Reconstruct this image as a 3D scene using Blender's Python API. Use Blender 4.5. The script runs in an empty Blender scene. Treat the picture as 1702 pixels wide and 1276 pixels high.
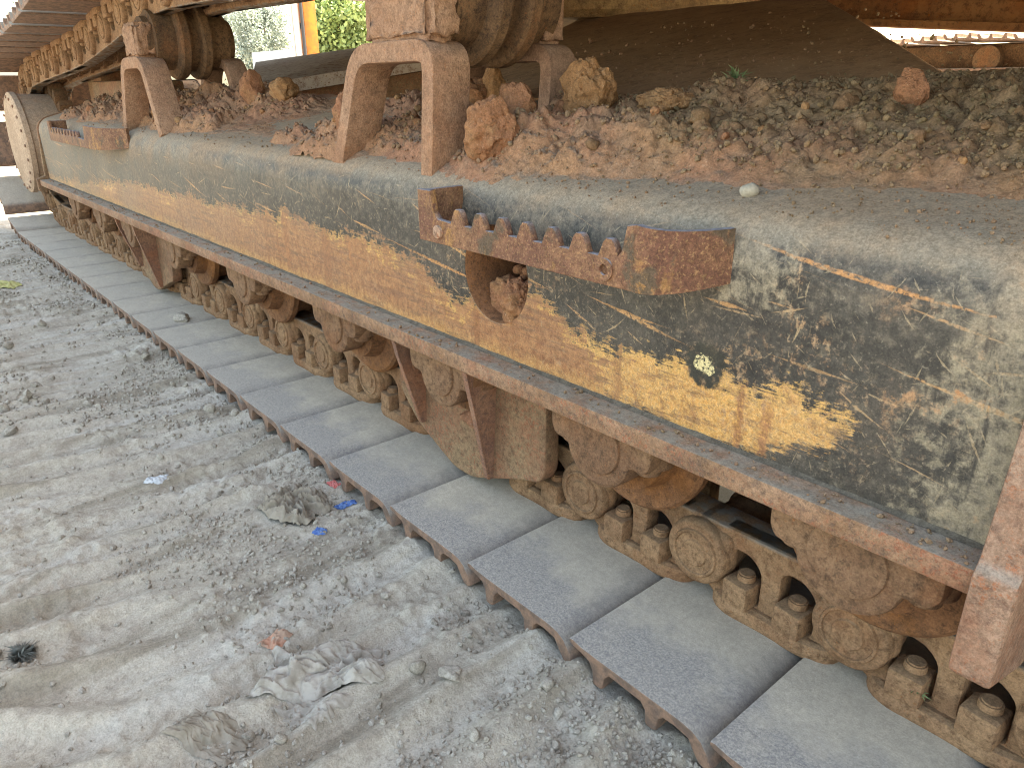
import bpy, bmesh, math, random
import numpy as np
from mathutils import Matrix, Vector

random.seed(7)
rng = np.random.default_rng(7)
scene = bpy.context.scene
col = scene.collection
PI = math.pi

# ------------------------------------------------------------------ camera, sky, sun, exposure
cam_data = bpy.data.cameras.new("camera")
cam = bpy.data.objects.new("camera", cam_data)
col.objects.link(cam)
cam_data.sensor_width = 36.0
cam_data.lens = 36.0 * 1239.134 / 1702.0
cam_data.clip_start = 0.02
cam_data.clip_end = 600.0
pt, yw, rl = 0.381564798, 0.706037203, 0.0080542
fwd = Vector((-math.cos(yw) * math.cos(pt), math.sin(yw) * math.cos(pt), -math.sin(pt)))
right = Vector((math.sin(yw), math.cos(yw), 0.0))
down = right.cross(fwd) * -1.0
r2 = right * math.cos(rl) + down * math.sin(rl)
d2 = -right * math.sin(rl) + down * math.cos(rl)
up = -d2
cm = Matrix.Identity(4)
for i in range(3):
    cm[i][0], cm[i][1], cm[i][2] = r2[i], up[i], -fwd[i]
cm.translation = Vector((0, 0, 0.66331))
cam.matrix_world = cm
scene.camera = cam

SUN_EL, SUN_AZ = math.radians(56), math.atan2(0.42, 0.9)      # azimuth measured from +Y towards +X
world = bpy.data.worlds.new("World")
scene.world = world
world.use_nodes = True
wn = world.node_tree.nodes
sky = wn.new("ShaderNodeTexSky")
sky.sky_type = 'NISHITA'
sky.sun_disc = False
sky.sun_elevation = SUN_EL
sky.sun_rotation = SUN_AZ
sky.air_density = 1.0
sky.dust_density = 2.5
sky.ozone_density = 0.6
bg = wn["Background"]
bg.inputs["Strength"].default_value = 0.15
world.node_tree.links.new(sky.outputs[0], bg.inputs["Color"])

sun_data = bpy.data.lights.new("sun", 'SUN')
sun_data.energy = 3.6
sun_data.angle = math.radians(0.6)
sun_data.color = (1.0, 0.95, 0.87)
sun = bpy.data.objects.new("sun", sun_data)
col.objects.link(sun)
sd = Vector((math.sin(SUN_AZ) * math.cos(SUN_EL), math.cos(SUN_AZ) * math.cos(SUN_EL), math.sin(SUN_EL)))
sun.rotation_euler = sd.to_track_quat('Z', 'Y').to_euler()

vs = scene.view_settings
vs.view_transform = 'Standard'
vs.look = 'None'
vs.exposure = 2.62
vs.gamma = 1.0
vs.use_curve_mapping = False
try:
    vs.use_white_balance = True
    vs.white_balance_temperature = 8900
    vs.white_balance_tint = 6
except Exception:
    pass
scene.cycles.max_bounces = 8
scene.cycles.diffuse_bounces = 5
scene.cycles.glossy_bounces = 3
scene.cycles.use_denoising = True
scene.cycles.denoising_input_passes = 'RGB_ALBEDO_NORMAL'
scene.cycles.denoising_prefilter = 'ACCURATE'
scene.cycles.pixel_filter_type = 'BLACKMAN_HARRIS'
scene.cycles.filter_width = 1.0

# ------------------------------------------------------------------ numpy noise
_p = np.random.default_rng(11).permutation(256)
_p = np.concatenate([_p, _p, _p])
_g = np.random.default_rng(12).normal(size=(256, 3))
_g /= np.linalg.norm(_g, axis=1)[:, None]

def perlin(x, y, z=0.0):
    x, y, z = np.broadcast_arrays(np.asarray(x, float), np.asarray(y, float), np.asarray(z, float))
    xi, yi, zi = np.floor(x).astype(int), np.floor(y).astype(int), np.floor(z).astype(int)
    xf, yf, zf = x - xi, y - yi, z - zi
    xi &= 255; yi &= 255; zi &= 255
    u, v, w = (t * t * t * (t * (t * 6 - 15) + 10) for t in (xf, yf, zf))
    def gr(i, j, k):
        h = _p[_p[_p[xi + i] + yi + j] + zi + k]
        g = _g[h]
        return g[..., 0] * (xf - i) + g[..., 1] * (yf - j) + g[..., 2] * (zf - k)
    def L(a, b, t): return a + t * (b - a)
    return 1.6 * L(L(L(gr(0, 0, 0), gr(1, 0, 0), u), L(gr(0, 1, 0), gr(1, 1, 0), u), v),
             L(L(gr(0, 0, 1), gr(1, 0, 1), u), L(gr(0, 1, 1), gr(1, 1, 1), u), v), w)

def fbm(x, y, z=0.0, o=4, lac=2.1, gain=0.5):
    s, a, f = 0.0, 1.0, 1.0
    for i in range(o):
        s = s + a * perlin(x * f + 17.3 * i, y * f + 5.1 * i, np.asarray(z) * f + 3.7 * i)
        a *= gain; f *= lac
    return s

def ridged(x, y, z=0.0, o=3):
    s, a, f = 0.0, 1.0, 1.0
    for i in range(o):
        s = s + a * (1 - 2 * np.abs(perlin(x * f + 9.3 * i, y * f - 5.1 * i, np.asarray(z) * f)))
        a *= 0.5; f *= 2.1
    return s

def sstep(a, b, x):
    t = np.clip((x - a) / (b - a), 0, 1)
    return t * t * (3 - 2 * t)

# ------------------------------------------------------------------ object helpers
def tag(o, label=None, cat=None, group=None, kind=None):
    if label: o["label"] = label
    if cat: o["category"] = cat
    if group: o["group"] = group
    if kind: o["kind"] = kind
    return o

def empty(name, loc=(0, 0, 0)):
    o = bpy.data.objects.new(name, None)
    o.empty_display_size = 0.2
    o.location = loc
    col.objects.link(o)
    return o

def link_obj(name, me, mat=None, parent=None, loc=None, rot=None, sharp=35):
    o = bpy.data.objects.new(name, me)
    col.objects.link(o)
    if mat is not None and len(me.materials) == 0:
        me.materials.append(mat)
    if parent is not None: o.parent = parent
    if loc is not None: o.location = loc
    if rot is not None: o.rotation_euler = rot
    return o

def smooth(me, ang=35):
    me.shade_smooth()
    if ang is not None:
        me.set_sharp_from_angle(angle=math.radians(ang))
    return me

class MB:
    """collects shapes into one mesh"""
    def __init__(self):
        self.v, self.f, self.n = [], [], 0
    def add(self, verts, faces):
        verts = np.asarray(verts, float).reshape(-1, 3)
        self.v.append(verts)
        n = self.n
        self.f.extend([tuple(i + n for i in f) for f in faces])
        self.n += len(verts)
        return self
    def mesh(self, me, M=None):
        v = np.empty(len(me.vertices) * 3); me.vertices.foreach_get("co", v); v = v.reshape(-1, 3)
        if M is not None:
            A = np.array(M)
            v = v @ A[:3, :3].T + A[:3, 3]
        self.add(v, [tuple(p.vertices) for p in me.polygons])
        return self
    def bm(self, bm, M=None):
        me = bpy.data.meshes.new("tmp"); bm.to_mesh(me); bm.free()
        self.mesh(me, M); bpy.data.meshes.remove(me)
        return self
    def box(self, x0, x1, y0, y1, z0, z1, bev=0.003, seg=2, M=None):
        b = bmesh.new()
        bmesh.ops.create_cube(b, size=1.0)
        for v in b.verts:
            v.co = Vector(((x0 + x1) / 2 + v.co.x * (x1 - x0), (y0 + y1) / 2 + v.co.y * (y1 - y0), (z0 + z1) / 2 + v.co.z * (z1 - z0)))
        if bev > 0:
            bmesh.ops.bevel(b, geom=b.edges[:], offset=bev, segments=seg, affect='EDGES', profile=0.5)
        return self.bm(b, M)
    def lathe(self, prof, n=40, M=None, caps=True):
        """prof: list of (axial, radius); axis = +Y"""
        vs_, fs = [], []
        k = len(prof)
        for j in range(n):
            a = 2 * PI * j / n
            for (ax, r) in prof:
                vs_.append((r * math.cos(a), ax, r * math.sin(a)))
        for j in range(n):
            j2 = (j + 1) % n
            for i in range(k - 1):
                fs.append((j * k + i, j * k + i + 1, j2 * k + i + 1, j2 * k + i))
        if caps:
            fs.append(tuple(j * k for j in range(n)))
            fs.append(tuple(j * k + k - 1 for j in reversed(range(n))))
        vs_ = np.array(vs_)
        if M is not None:
            A = np.array(M); vs_ = vs_ @ A[:3, :3].T + A[:3, 3]
        return self.add(vs_, fs)
    def build(self, name="mesh", ang=35):
        me = bpy.data.meshes.new(name)
        me.from_pydata(np.concatenate(self.v).tolist(), [], self.f)
        me.validate()
        b = bmesh.new(); b.from_mesh(me)
        bmesh.ops.recalc_face_normals(b, faces=b.faces[:])
        b.to_mesh(me); b.free()
        return smooth(me, ang)

ROT_CURVE = Matrix.Rotation(PI / 2, 4, 'X')        # (x, y, z) -> (x, -z, y): outline stands in XZ, thickness along Y

def T(x=0, y=0, z=0): return Matrix.Translation((x, y, z))

def plate_mesh(outline, holes=(), thick=0.01, bev=0.002):
    """flat plate with holes: outline in (x, z), thickness centred on y = 0"""
    cu = bpy.data.curves.new("c", 'CURVE')
    cu.dimensions = '2D'; cu.fill_mode = 'BOTH'
    cu.extrude = max(thick / 2 - bev, 1e-5); cu.bevel_depth = bev; cu.bevel_resolution = 1; cu.offset = -bev
    for pts in [outline] + list(holes):
        s = cu.splines.new('POLY'); s.points.add(len(pts) - 1)
        for i, (a, b) in enumerate(pts): s.points[i].co = (a, b, 0, 1)
        s.use_cyclic_u = True
    o = bpy.data.objects.new("c", cu); col.objects.link(o)
    dg = bpy.context.evaluated_depsgraph_get()
    me = bpy.data.meshes.new_from_object(o.evaluated_get(dg))
    bpy.data.objects.remove(o); bpy.data.curves.remove(cu)
    me.transform(ROT_CURVE)
    me.materials.clear()
    return me

def arc(cx, cz, r, a0, a1, n):
    return [(cx + r * math.cos(math.radians(a0 + (a1 - a0) * i / (n - 1))), cz + r * math.sin(math.radians(a0 + (a1 - a0) * i / (n - 1)))) for i in range(n)]

def round_poly(pts, r, n=5):
    """round the corners of a closed polygon; r scalar or list"""
    out = []
    k = len(pts)
    for i in range(k):
        p0, p1, p2 = Vector(pts[i - 1]), Vector(pts[i]), Vector(pts[(i + 1) % k])
        ri = r[i] if isinstance(r, (list, tuple)) else r
        if ri <= 0:
            out.append(tuple(p1)); continue
        d0, d1 = (p0 - p1), (p2 - p1)
        l = min(ri, d0.length * .48, d1.length * .48)
        a, b = p1 + d0.normalized() * l, p1 + d1.normalized() * l
        for j in range(n):
            t = j / (n - 1)
            out.append(tuple((1 - t) ** 2 * a + 2 * t * (1 - t) * p1 + t * t * b))
    return out

def grid_mesh(X, Y, Z, name="grid", ang=None, keep=None):
    ny, nx = X.shape
    me = bpy.data.meshes.new(name)
    v = np.stack([X, Y, Z], -1).reshape(-1, 3)
    i = np.arange(ny * nx).reshape(ny, nx)
    f = np.stack([i[:-1, :-1], i[:-1, 1:], i[1:, 1:], i[1:, :-1]], -1).reshape(-1, 4)
    if keep is not None:
        kk = keep.reshape(-1)
        f = f[kk[f].any(1)]
        used = np.unique(f); remap = np.full(len(v), -1); remap[used] = np.arange(len(used))
        v = v[used]; f = remap[f]
    me.vertices.add(len(v)); me.vertices.foreach_set("co", v.ravel())
    me.loops.add(len(f) * 4); me.loops.foreach_set("vertex_index", f.ravel())
    me.polygons.add(len(f)); me.polygons.foreach_set("loop_start", np.arange(len(f)) * 4)
    me.polygons.foreach_set("loop_total", np.full(len(f), 4))
    me.update(calc_edges=True)
    me.shade_smooth()
    return me

def tri_mesh(v, f, name="mesh"):
    me = bpy.data.meshes.new(name)
    k = f.shape[1]
    me.vertices.add(len(v)); me.vertices.foreach_set("co", v.ravel())
    me.loops.add(len(f) * k); me.loops.foreach_set("vertex_index", f.ravel())
    me.polygons.add(len(f)); me.polygons.foreach_set("loop_start", np.arange(len(f)) * k)
    me.polygons.foreach_set("loop_total", np.full(len(f), k))
    me.update(calc_edges=True)
    return me

_ico = {}
def ico(sub):
    if sub not in _ico:
        b = bmesh.new(); bmesh.ops.create_icosphere(b, subdivisions=sub, radius=1.0)
        _ico[sub] = (np.array([v.co[:] for v in b.verts]), np.array([[v.index for v in f.verts] for f in b.faces]))
        b.free()
    return _ico[sub]

def clod_verts(sub, seed, rough=0.30, cuts=7, fine=0.10, squash=(1, 1, .8), crumb=0.0):
    v, f = ico(sub)
    r_ = np.random.default_rng(seed)
    o = r_.uniform(0, 90, 3)
    r = 1 + rough * fbm(v[:, 0] * 1.3 + o[0], v[:, 1] * 1.3 + o[1], v[:, 2] * 1.3 + o[2], 3)
    for _ in range(cuts):
        n = r_.normal(size=3); n /= np.linalg.norm(n)
        d = r_.uniform(.62, .95)
        c = v @ n
        lim = np.where(c > .05, d / np.maximum(c, .05), 9)
        r = np.minimum(r, lim)
    if fine:
        r = r + fine * .55 * fbm(v[:, 0] * 3.4 + o[0], v[:, 1] * 3.4 + o[1], v[:, 2] * 3.4 + o[2], 4, gain=.5)
    if crumb:
        q = np.abs(fbm(v[:, 0] * 1.9 + o[2], v[:, 1] * 1.9 + o[0], v[:, 2] * 1.9 + o[1], 3, gain=.6))
        r = r - crumb * .7 * (1 - sstep(0, .10, q))
        r = r + crumb * .35 * fbm(v[:, 0] * 2.6 + o[0], v[:, 1] * 2.6, v[:, 2] * 2.6 + o[1], 3)
        r = r + .012 * fbm(v[:, 0] * 13 + o[0], v[:, 1] * 13, v[:, 2] * 13, 3, gain=.6)
    p = v * r[:, None] * np.array(squash)
    return p, f

def rand_rot(r_):
    q = r_.normal(size=4); q /= np.linalg.norm(q)
    w, x, y, z = q
    return np.array([[1 - 2 * (y * y + z * z), 2 * (x * y - z * w), 2 * (x * z + y * w)],
                     [2 * (x * y + z * w), 1 - 2 * (x * x + z * z), 2 * (y * z - x * w)],
                     [2 * (x * z - y * w), 2 * (y * z + x * w), 1 - 2 * (x * x + y * y)]])

def scatter_mesh(pos, size, big=.0035, nvar=14, seed=3, rough=.35, cuts=5, name="grit"):
    """many small stones joined into one mesh; the larger ones get a finer shape"""
    r_ = np.random.default_rng(seed)
    Vs, Fs, off = [], [], 0
    for sub, sel in ((1, size < big), (2, size >= big)):
        p_, s_ = pos[sel], size[sel]
        if len(p_) == 0: continue
        var = [clod_verts(sub, seed * 50 + i, rough, cuts, .08, (1, .85, .7)) for i in range(nvar)]
        f0 = var[0][1]
        n, k = len(p_), len(var[0][0])
        V = np.empty((n, k, 3)); F = np.empty((n, len(f0), 3), int)
        for i in range(n):
            V[i] = (var[r_.integers(nvar)][0] @ rand_rot(r_).T) * s_[i] + p_[i]
            F[i] = f0 + i * k + off
        Vs.append(V.reshape(-1, 3)); Fs.append(F.reshape(-1, 3)); off += n * k
    return tri_mesh(np.concatenate(Vs), np.concatenate(Fs), name)

# ------------------------------------------------------------------ material helpers
def srgb(h):
    h = h.lstrip('#')
    out = []
    for i in (0, 2, 4):
        c = int(h[i:i + 2], 16) / 255
        out.append(c / 12.92 if c <= .04045 else ((c + .055) / 1.055) ** 2.4)
    return (*out, 1.0)

class NT:
    def __init__(self, name, rough=0.85, spec=0.25, metal=0.0):
        self.m = bpy.data.materials.new(name); self.m.use_nodes = True
        self.t = self.m.node_tree; self.n = self.t.nodes; self.l = self.t.links
        self.b = self.n["Principled BSDF"]
        self.b.inputs["Roughness"].default_value = rough
        self.b.inputs["Specular IOR Level"].default_value = spec
        self.b.inputs["Metallic"].default_value = metal
        self.geo = self.n.new("ShaderNodeNewGeometry")
        self.P = self.geo.outputs["Position"]
        self.N = self.geo.outputs["Normal"]
        self._sep = self._sepn = None
    def _s(self, sock, v):
        if isinstance(v, (int, float)): sock.default_value = v
        elif isinstance(v, tuple): sock.default_value = v if len(v) == len(sock.default_value) else v[:len(sock.default_value)]
        else: self.l.new(v, sock)
    def math(self, op, a, b=0.0, c=0.0, clamp=False):
        n = self.n.new("ShaderNodeMath"); n.operation = op; n.use_clamp = clamp
        self._s(n.inputs[0], a); self._s(n.inputs[1], b); self._s(n.inputs[2], c)
        return n.outputs[0]
    def xyz(self):
        if not self._sep:
            n = self.n.new("ShaderNodeSeparateXYZ"); self.l.new(self.P, n.inputs[0]); self._sep = n.outputs
        return self._sep
    def nz(self):
        if not self._sepn:
            n = self.n.new("ShaderNodeSeparateXYZ"); self.l.new(self.N, n.inputs[0]); self._sepn = n.outputs
        return self._sepn[2]
    def mapping(self, scale=(1, 1, 1), rot=(0, 0, 0), loc=(0, 0, 0), vec=None):
        n = self.n.new("ShaderNodeMapping")
        n.inputs["Scale"].default_value = scale; n.inputs["Rotation"].default_value = rot; n.inputs["Location"].default_value = loc
        self.l.new(vec or self.P, n.inputs["Vector"])
        return n.outputs[0]
    def noise(self, scale=5, detail=4, rough=.55, vec=None, dist=0.0, color=False):
        n = self.n.new("ShaderNodeTexNoise")
        n.inputs["Scale"].default_value = scale; n.inputs["Detail"].default_value = detail
        n.inputs["Roughness"].default_value = rough; n.inputs["Distortion"].default_value = dist
        self.l.new(vec or self.P, n.inputs["Vector"])
        return n.outputs["Color" if color else "Fac"]
    def voronoi(self, scale=5, feature='F1', vec=None, out="Distance"):
        n = self.n.new("ShaderNodeTexVoronoi"); n.feature = feature
        n.inputs["Scale"].default_value = scale
        self.l.new(vec or self.P, n.inputs["Vector"])
        return n.outputs[out]
    def ss(self, v, a, b):
        n = self.n.new("ShaderNodeMapRange"); n.interpolation_type = 'SMOOTHSTEP'
        self._s(n.inputs["Value"], v)
        lo, hi, t0, t1 = (a, b, 0.0, 1.0) if a < b else (b, a, 1.0, 0.0)
        n.inputs["From Min"].default_value = lo; n.inputs["From Max"].default_value = hi
        n.inputs["To Min"].default_value = t0; n.inputs["To Max"].default_value = t1
        return n.outputs["Result"]
    def mix(self, fac, a, b, mode='MIX'):
        n = self.n.new("ShaderNodeMix"); n.data_type = 'RGBA'; n.blend_type = mode
        self._s(n.inputs[0], fac); self._s(n.inputs[6], a); self._s(n.inputs[7], b)
        return n.outputs[2]
    def curve(self, v, pts, lo, hi):
        """piecewise-linear function of v (v in lo..hi), values 0..1"""
        t = self.math('DIVIDE', self.math('SUBTRACT', v, lo), hi - lo, clamp=True)
        n = self.n.new("ShaderNodeFloatCurve")
        c = n.mapping.curves[0]
        pts = sorted(pts)
        for i, (a, b) in enumerate(pts):
            q = ((a - lo) / (hi - lo), b)
            if i < 2: c.points[i].location = q
            else: c.points.new(*q)
        for p_ in c.points: p_.handle_type = 'VECTOR'
        n.mapping.update()
        self.l.new(t, n.inputs["Value"])
        return n.outputs[0]
    def bump(self, h, strength=.5, dist=.01, normal=None):
        n = self.n.new("ShaderNodeBump"); n.inputs["Strength"].default_value = strength; n.inputs["Distance"].default_value = dist
        self.l.new(h, n.inputs["Height"])
        if normal is not None: self.l.new(normal, n.inputs["Normal"])
        return n.outputs[0]
    def grain(self, c, scale=420, lo=.55, hi=1.35, d=5):
        """pixel-fine mottling of the surface colour: grit, pitting, specks"""
        n = self.ss(self.noise(scale, d, .8), .34, .66)
        n2 = self.ss(self.noise(scale * .28, d, .75), .36, .64)
        v = self.math('ADD', self.math('MULTIPLY', self.math('ADD', self.math('MULTIPLY', n, .6), self.math('MULTIPLY', n2, .4)), hi - lo), lo)
        cc = self.n.new("ShaderNodeCombineColor")
        for i in range(3): self.l.new(v, cc.inputs[i])
        return self.mix(1.0, c, cc.outputs[0], 'MULTIPLY')
    def out(self, color=None, rough=None, normal=None):
        if color is not None: self._s(self.b.inputs["Base Color"], color)
        if rough is not None: self._s(self.b.inputs["Roughness"], rough)
        if normal is not None: self.l.new(normal, self.b.inputs["Normal"])
        return self.m

def crusty(name, c_main, c_dark, c_light, dust=None, dust_amt=.6, scale=1.0, bump=.5, rough=.85, speck=None, speck_t=.62, bdist=.004, spec=.2, gr=(.62, 1.30)):
    """rusty or mud-crusted steel: three tones broken up by noise, dust settled on faces that look up"""
    t = NT(name, rough, spec)
    n1 = t.noise(9 * scale, 6, .65)
    n2 = t.noise(85 * scale, 6, .75)
    n3 = t.noise(430 * scale, 4, .7)
    c = t.mix(t.ss(n1, .38, .62), c_main, c_light)
    c = t.mix(t.math('MULTIPLY', t.ss(n2, .46, .64), .75), c, c_dark)
    c = t.mix(t.math('MULTIPLY', t.ss(n3, .48, .66), .55), c, c_light)
    if speck:
        pa = t.math('MULTIPLY', t.ss(t.noise(5.5 * scale, 6, .7, t.mapping((1, 1, 1), (0, 0, 0), (3.1, 7.7, 1.9))), .50, .66), .42)
        c = t.mix(pa, c, speck)
        pb = t.math('MULTIPLY', t.ss(t.noise(8.0 * scale, 6, .7, t.mapping((1, 1, 1), (0, 0, 0), (9.4, 2.2, 5.3))), .52, .68), .5)
        c = t.mix(pb, c, c_dark)
        c = t.mix(t.math('MULTIPLY', t.ss(t.noise(190 * scale, 5, .75), speck_t - .05, speck_t + .05), t.ss(t.noise(13 * scale, 5, .65), .40, .58)), c, speck)
    if dust:
        d = t.math('MULTIPLY', t.ss(t.nz(), .25, .85), t.ss(t.noise(25, 4, .6), .25, .6))
        c = t.mix(t.math('MULTIPLY', d, dust_amt), c, dust)
    if scale > .55: c = t.grain(c, 330 * max(scale, .9), *gr)
    h = t.math('ADD', t.math('MULTIPLY', n2, .7), t.math('MULTIPLY', n3, .35))
    return t.out(c, None, t.bump(h, bump, bdist))

DUST = srgb('#988e82')
DUSTB = srgb('#8f7c68')

M = {}
M['link'] = crusty('link_dusty_steel', srgb('#886850'), srgb('#604836'), srgb('#9a7a5e'), srgb('#8f7860'), .55, scale=1.2, speck=srgb('#825639'), bump=.6)
def polish(m):
    nt = m.node_tree; b = nt.nodes["Principled BSDF"]
    src = b.inputs["Base Color"].links[0].from_socket
    tc = nt.nodes.new("ShaderNodeTexCoord"); sp = nt.nodes.new("ShaderNodeSeparateXYZ"); nt.links.new(tc.outputs["Object"], sp.inputs[0])
    mr = nt.nodes.new("ShaderNodeMapRange"); mr.inputs["From Min"].default_value = .1165; mr.inputs["From Max"].default_value = .1205
    nt.links.new(sp.outputs[2], mr.inputs["Value"])
    no = nt.nodes.new("ShaderNodeTexNoise"); no.inputs["Scale"].default_value = 60; no.inputs["Detail"].default_value = 4
    ge = nt.nodes.new("ShaderNodeNewGeometry"); nt.links.new(ge.outputs["Position"], no.inputs["Vector"])
    m2 = nt.nodes.new("ShaderNodeMapRange"); m2.inputs["From Min"].default_value = .40; m2.inputs["From Max"].default_value = .58
    nt.links.new(no.outputs["Fac"], m2.inputs["Value"])
    mu = nt.nodes.new("ShaderNodeMath"); mu.operation = 'MULTIPLY'; nt.links.new(mr.outputs[0], mu.inputs[0]); nt.links.new(m2.outputs[0], mu.inputs[1])
    mx = nt.nodes.new("ShaderNodeMix"); mx.data_type = 'RGBA'; nt.links.new(mu.outputs[0], mx.inputs[0]); nt.links.new(src, mx.inputs[6]); mx.inputs[7].default_value = srgb('#7c746c')
    nt.links.new(mx.outputs[2], b.inputs["Base Color"])
    rg = nt.nodes.new("ShaderNodeMapRange"); rg.inputs["To Min"].default_value = .85; rg.inputs["To Max"].default_value = .38
    nt.links.new(mu.outputs[0], rg.inputs["Value"]); nt.links.new(rg.outputs[0], b.inputs["Roughness"])
polish(M['link'])
M['roller'] = crusty('roller_rust', srgb('#785a46'), srgb('#523e31'), srgb('#8a6c54'), srgb('#8c7862'), .5, scale=1.1, speck=srgb('#8a5a3c'), bump=.6)
M['roller_rim'] = crusty('roller_rim_rust', srgb('#72503a'), srgb('#4c3628'), srgb('#876046'), None, 0, scale=1.2, speck=srgb('#96602f'), bump=.5)
M['flange'] = crusty('flange_rust', srgb('#86674f'), srgb('#62534a'), srgb('#a08068'), srgb('#8d8478'), .97, scale=1.5, speck=srgb('#98604a'), speck_t=.57, bump=.5)
M['guard'] = crusty('guard_rusty_steel', srgb('#856650'), srgb('#5e4c3e'), srgb('#8e765c'), DUSTB, .5, scale=1.0, speck=srgb('#92604a'), speck_t=.55, bump=.6)
M['guard_edge'] = crusty('guard_rust_edge', srgb('#8a6656'), srgb('#65504a'), srgb('#a07a64'), None, 0, scale=1.5, speck=srgb('#a56a48'), bump=.6)
M['gusset'] = crusty('gusset_rust', srgb('#937360'), srgb('#74594c'), srgb('#aa8c78'), srgb('#a39487'), .9, scale=1.1, speck=srgb('#a06a50'), speck_t=.57, bump=.7)
M['mudded'] = crusty('mud_crusted_steel', srgb('#a27d66'), srgb('#826554'), srgb('#ae8c74'), srgb('#a08a7a'), .5, scale=.8, speck=srgb('#a87656'), bump=.9, bdist=.008)
M['mudplain'] = crusty('mud_coated_steel', srgb('#8c6e5c'), srgb('#74594a'), srgb('#977a68'), srgb('#9a8476'), .4, scale=.6, bump=.35)
M['carrier'] = crusty('carrier_roller_steel', srgb('#5c4838'), srgb('#392e28'), srgb('#755c46'), srgb('#8a7256'), .3, speck=srgb('#85583a'), bump=.5)
M['leg'] = crusty('dusty_leg_steel', srgb('#8a6c52'), srgb('#6d5440'), srgb('#97795e'), None, 0, scale=.5, bump=.3, speck=srgb('#a08468'), speck_t=.60)
M['legdust'] = crusty('leg_with_dried_mud', srgb('#b0a299'), srgb('#7c5a48'), srgb('#c0b4aa'), None, 0, scale=.5, bump=.3)
M['drum'] = crusty('drum_steel', srgb('#7d6448'), srgb('#5a4634'), srgb('#8d7554'), None, 0, scale=.6, speck=srgb('#8b5a30'), bump=.5)
M['cover'] = crusty('hub_cover_dusty', srgb('#a88f7a'), srgb('#8f7866'), srgb('#b79e88'), DUST, .6, scale=.7, bump=.3)
M['topshoe'] = crusty('upper_shoe_underside', srgb('#80654c'), srgb('#604a38'), srgb('#92765a'), DUSTB, .5, bump=.4)
M['dark'] = crusty('dark_steel', srgb('#3a3029'), srgb('#241d19'), srgb('#4a3b30'), None, 0, bump=.4)  # plain dark tone; on the gap-blocking plate it supplies painted shade

# track shoes: dust swept in from the chain side, worn blue-grey steel towards the outer edge, rusty ends
def shoe_material():
    t = NT('track_shoe_steel', .72, .3)
    x, y, z = t.xyz()
    n1 = t.noise(9, 4, .6); n2 = t.noise(330, 5, .8); n3 = t.noise(28, 6, .7)
    steel = t.mix(t.ss(n2, .40, .60), srgb('#807b78'), srgb('#a69f96'))
    steel = t.mix(t.math('MULTIPLY', t.ss(t.noise(120, 6, .75), .52, .62), .5), steel, srgb('#68666a'))
    dust = t.mix(t.ss(n3, .35, .65), srgb('#a89e8f'), srgb('#b3a898'))
    dust = t.mix(t.math('MULTIPLY', t.ss(n2, .50, .64), .35), dust, srgb('#948e86'))
    m = t.math('ADD', y, t.math('MULTIPLY', t.math('SUBTRACT', n1, .5), .34))
    m = t.math('ADD', m, t.math('MULTIPLY', t.math('SUBTRACT', n3, .5), .10))
    m = t.ss(m, .575, .70)
    far = t.ss(x, -1.1, -2.6)
    m = t.math('MAXIMUM', m, t.math('MULTIPLY', far, .75))
    c = t.mix(m, steel, dust)
    tc = t.n.new("ShaderNodeTexCoord"); sx_ = t.n.new("ShaderNodeSeparateXYZ"); t.l.new(tc.outputs["Object"], sx_.inputs[0])
    oi = t.n.new("ShaderNodeObjectInfo")
    c = t.mix(t.math('MULTIPLY', t.math('SUBTRACT', oi.outputs["Random"], .2), .22, clamp=True), c, srgb('#8a8782'))
    endw = t.ss(t.math('ADD', sx_.outputs[0], t.math('MULTIPLY', t.math('SUBTRACT', n1, .5), .09)), .115, .155)
    c = t.mix(t.math('MULTIPLY', endw, .5), c, t.mix(t.ss(n3, .4, .6), srgb('#6f6a66'), srgb('#847d76')))
    side = t.ss(t.nz(), .75, .35)
    rust = t.mix(t.ss(t.noise(50, 5, .65), .42, .6), srgb('#8c6f5e'), srgb('#6d5a50'))
    c = t.mix(side, c, rust)
    c = t.grain(c, 480, .78, 1.20)
    h = t.math('ADD', t.math('MULTIPLY', n2, .5), t.math('MULTIPLY', n3, .5))
    return t.out(c, t.math('ADD', t.math('MULTIPLY', m, .25), .62), t.bump(h, .35, .003))
M['shoe'] = shoe_material()

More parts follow.
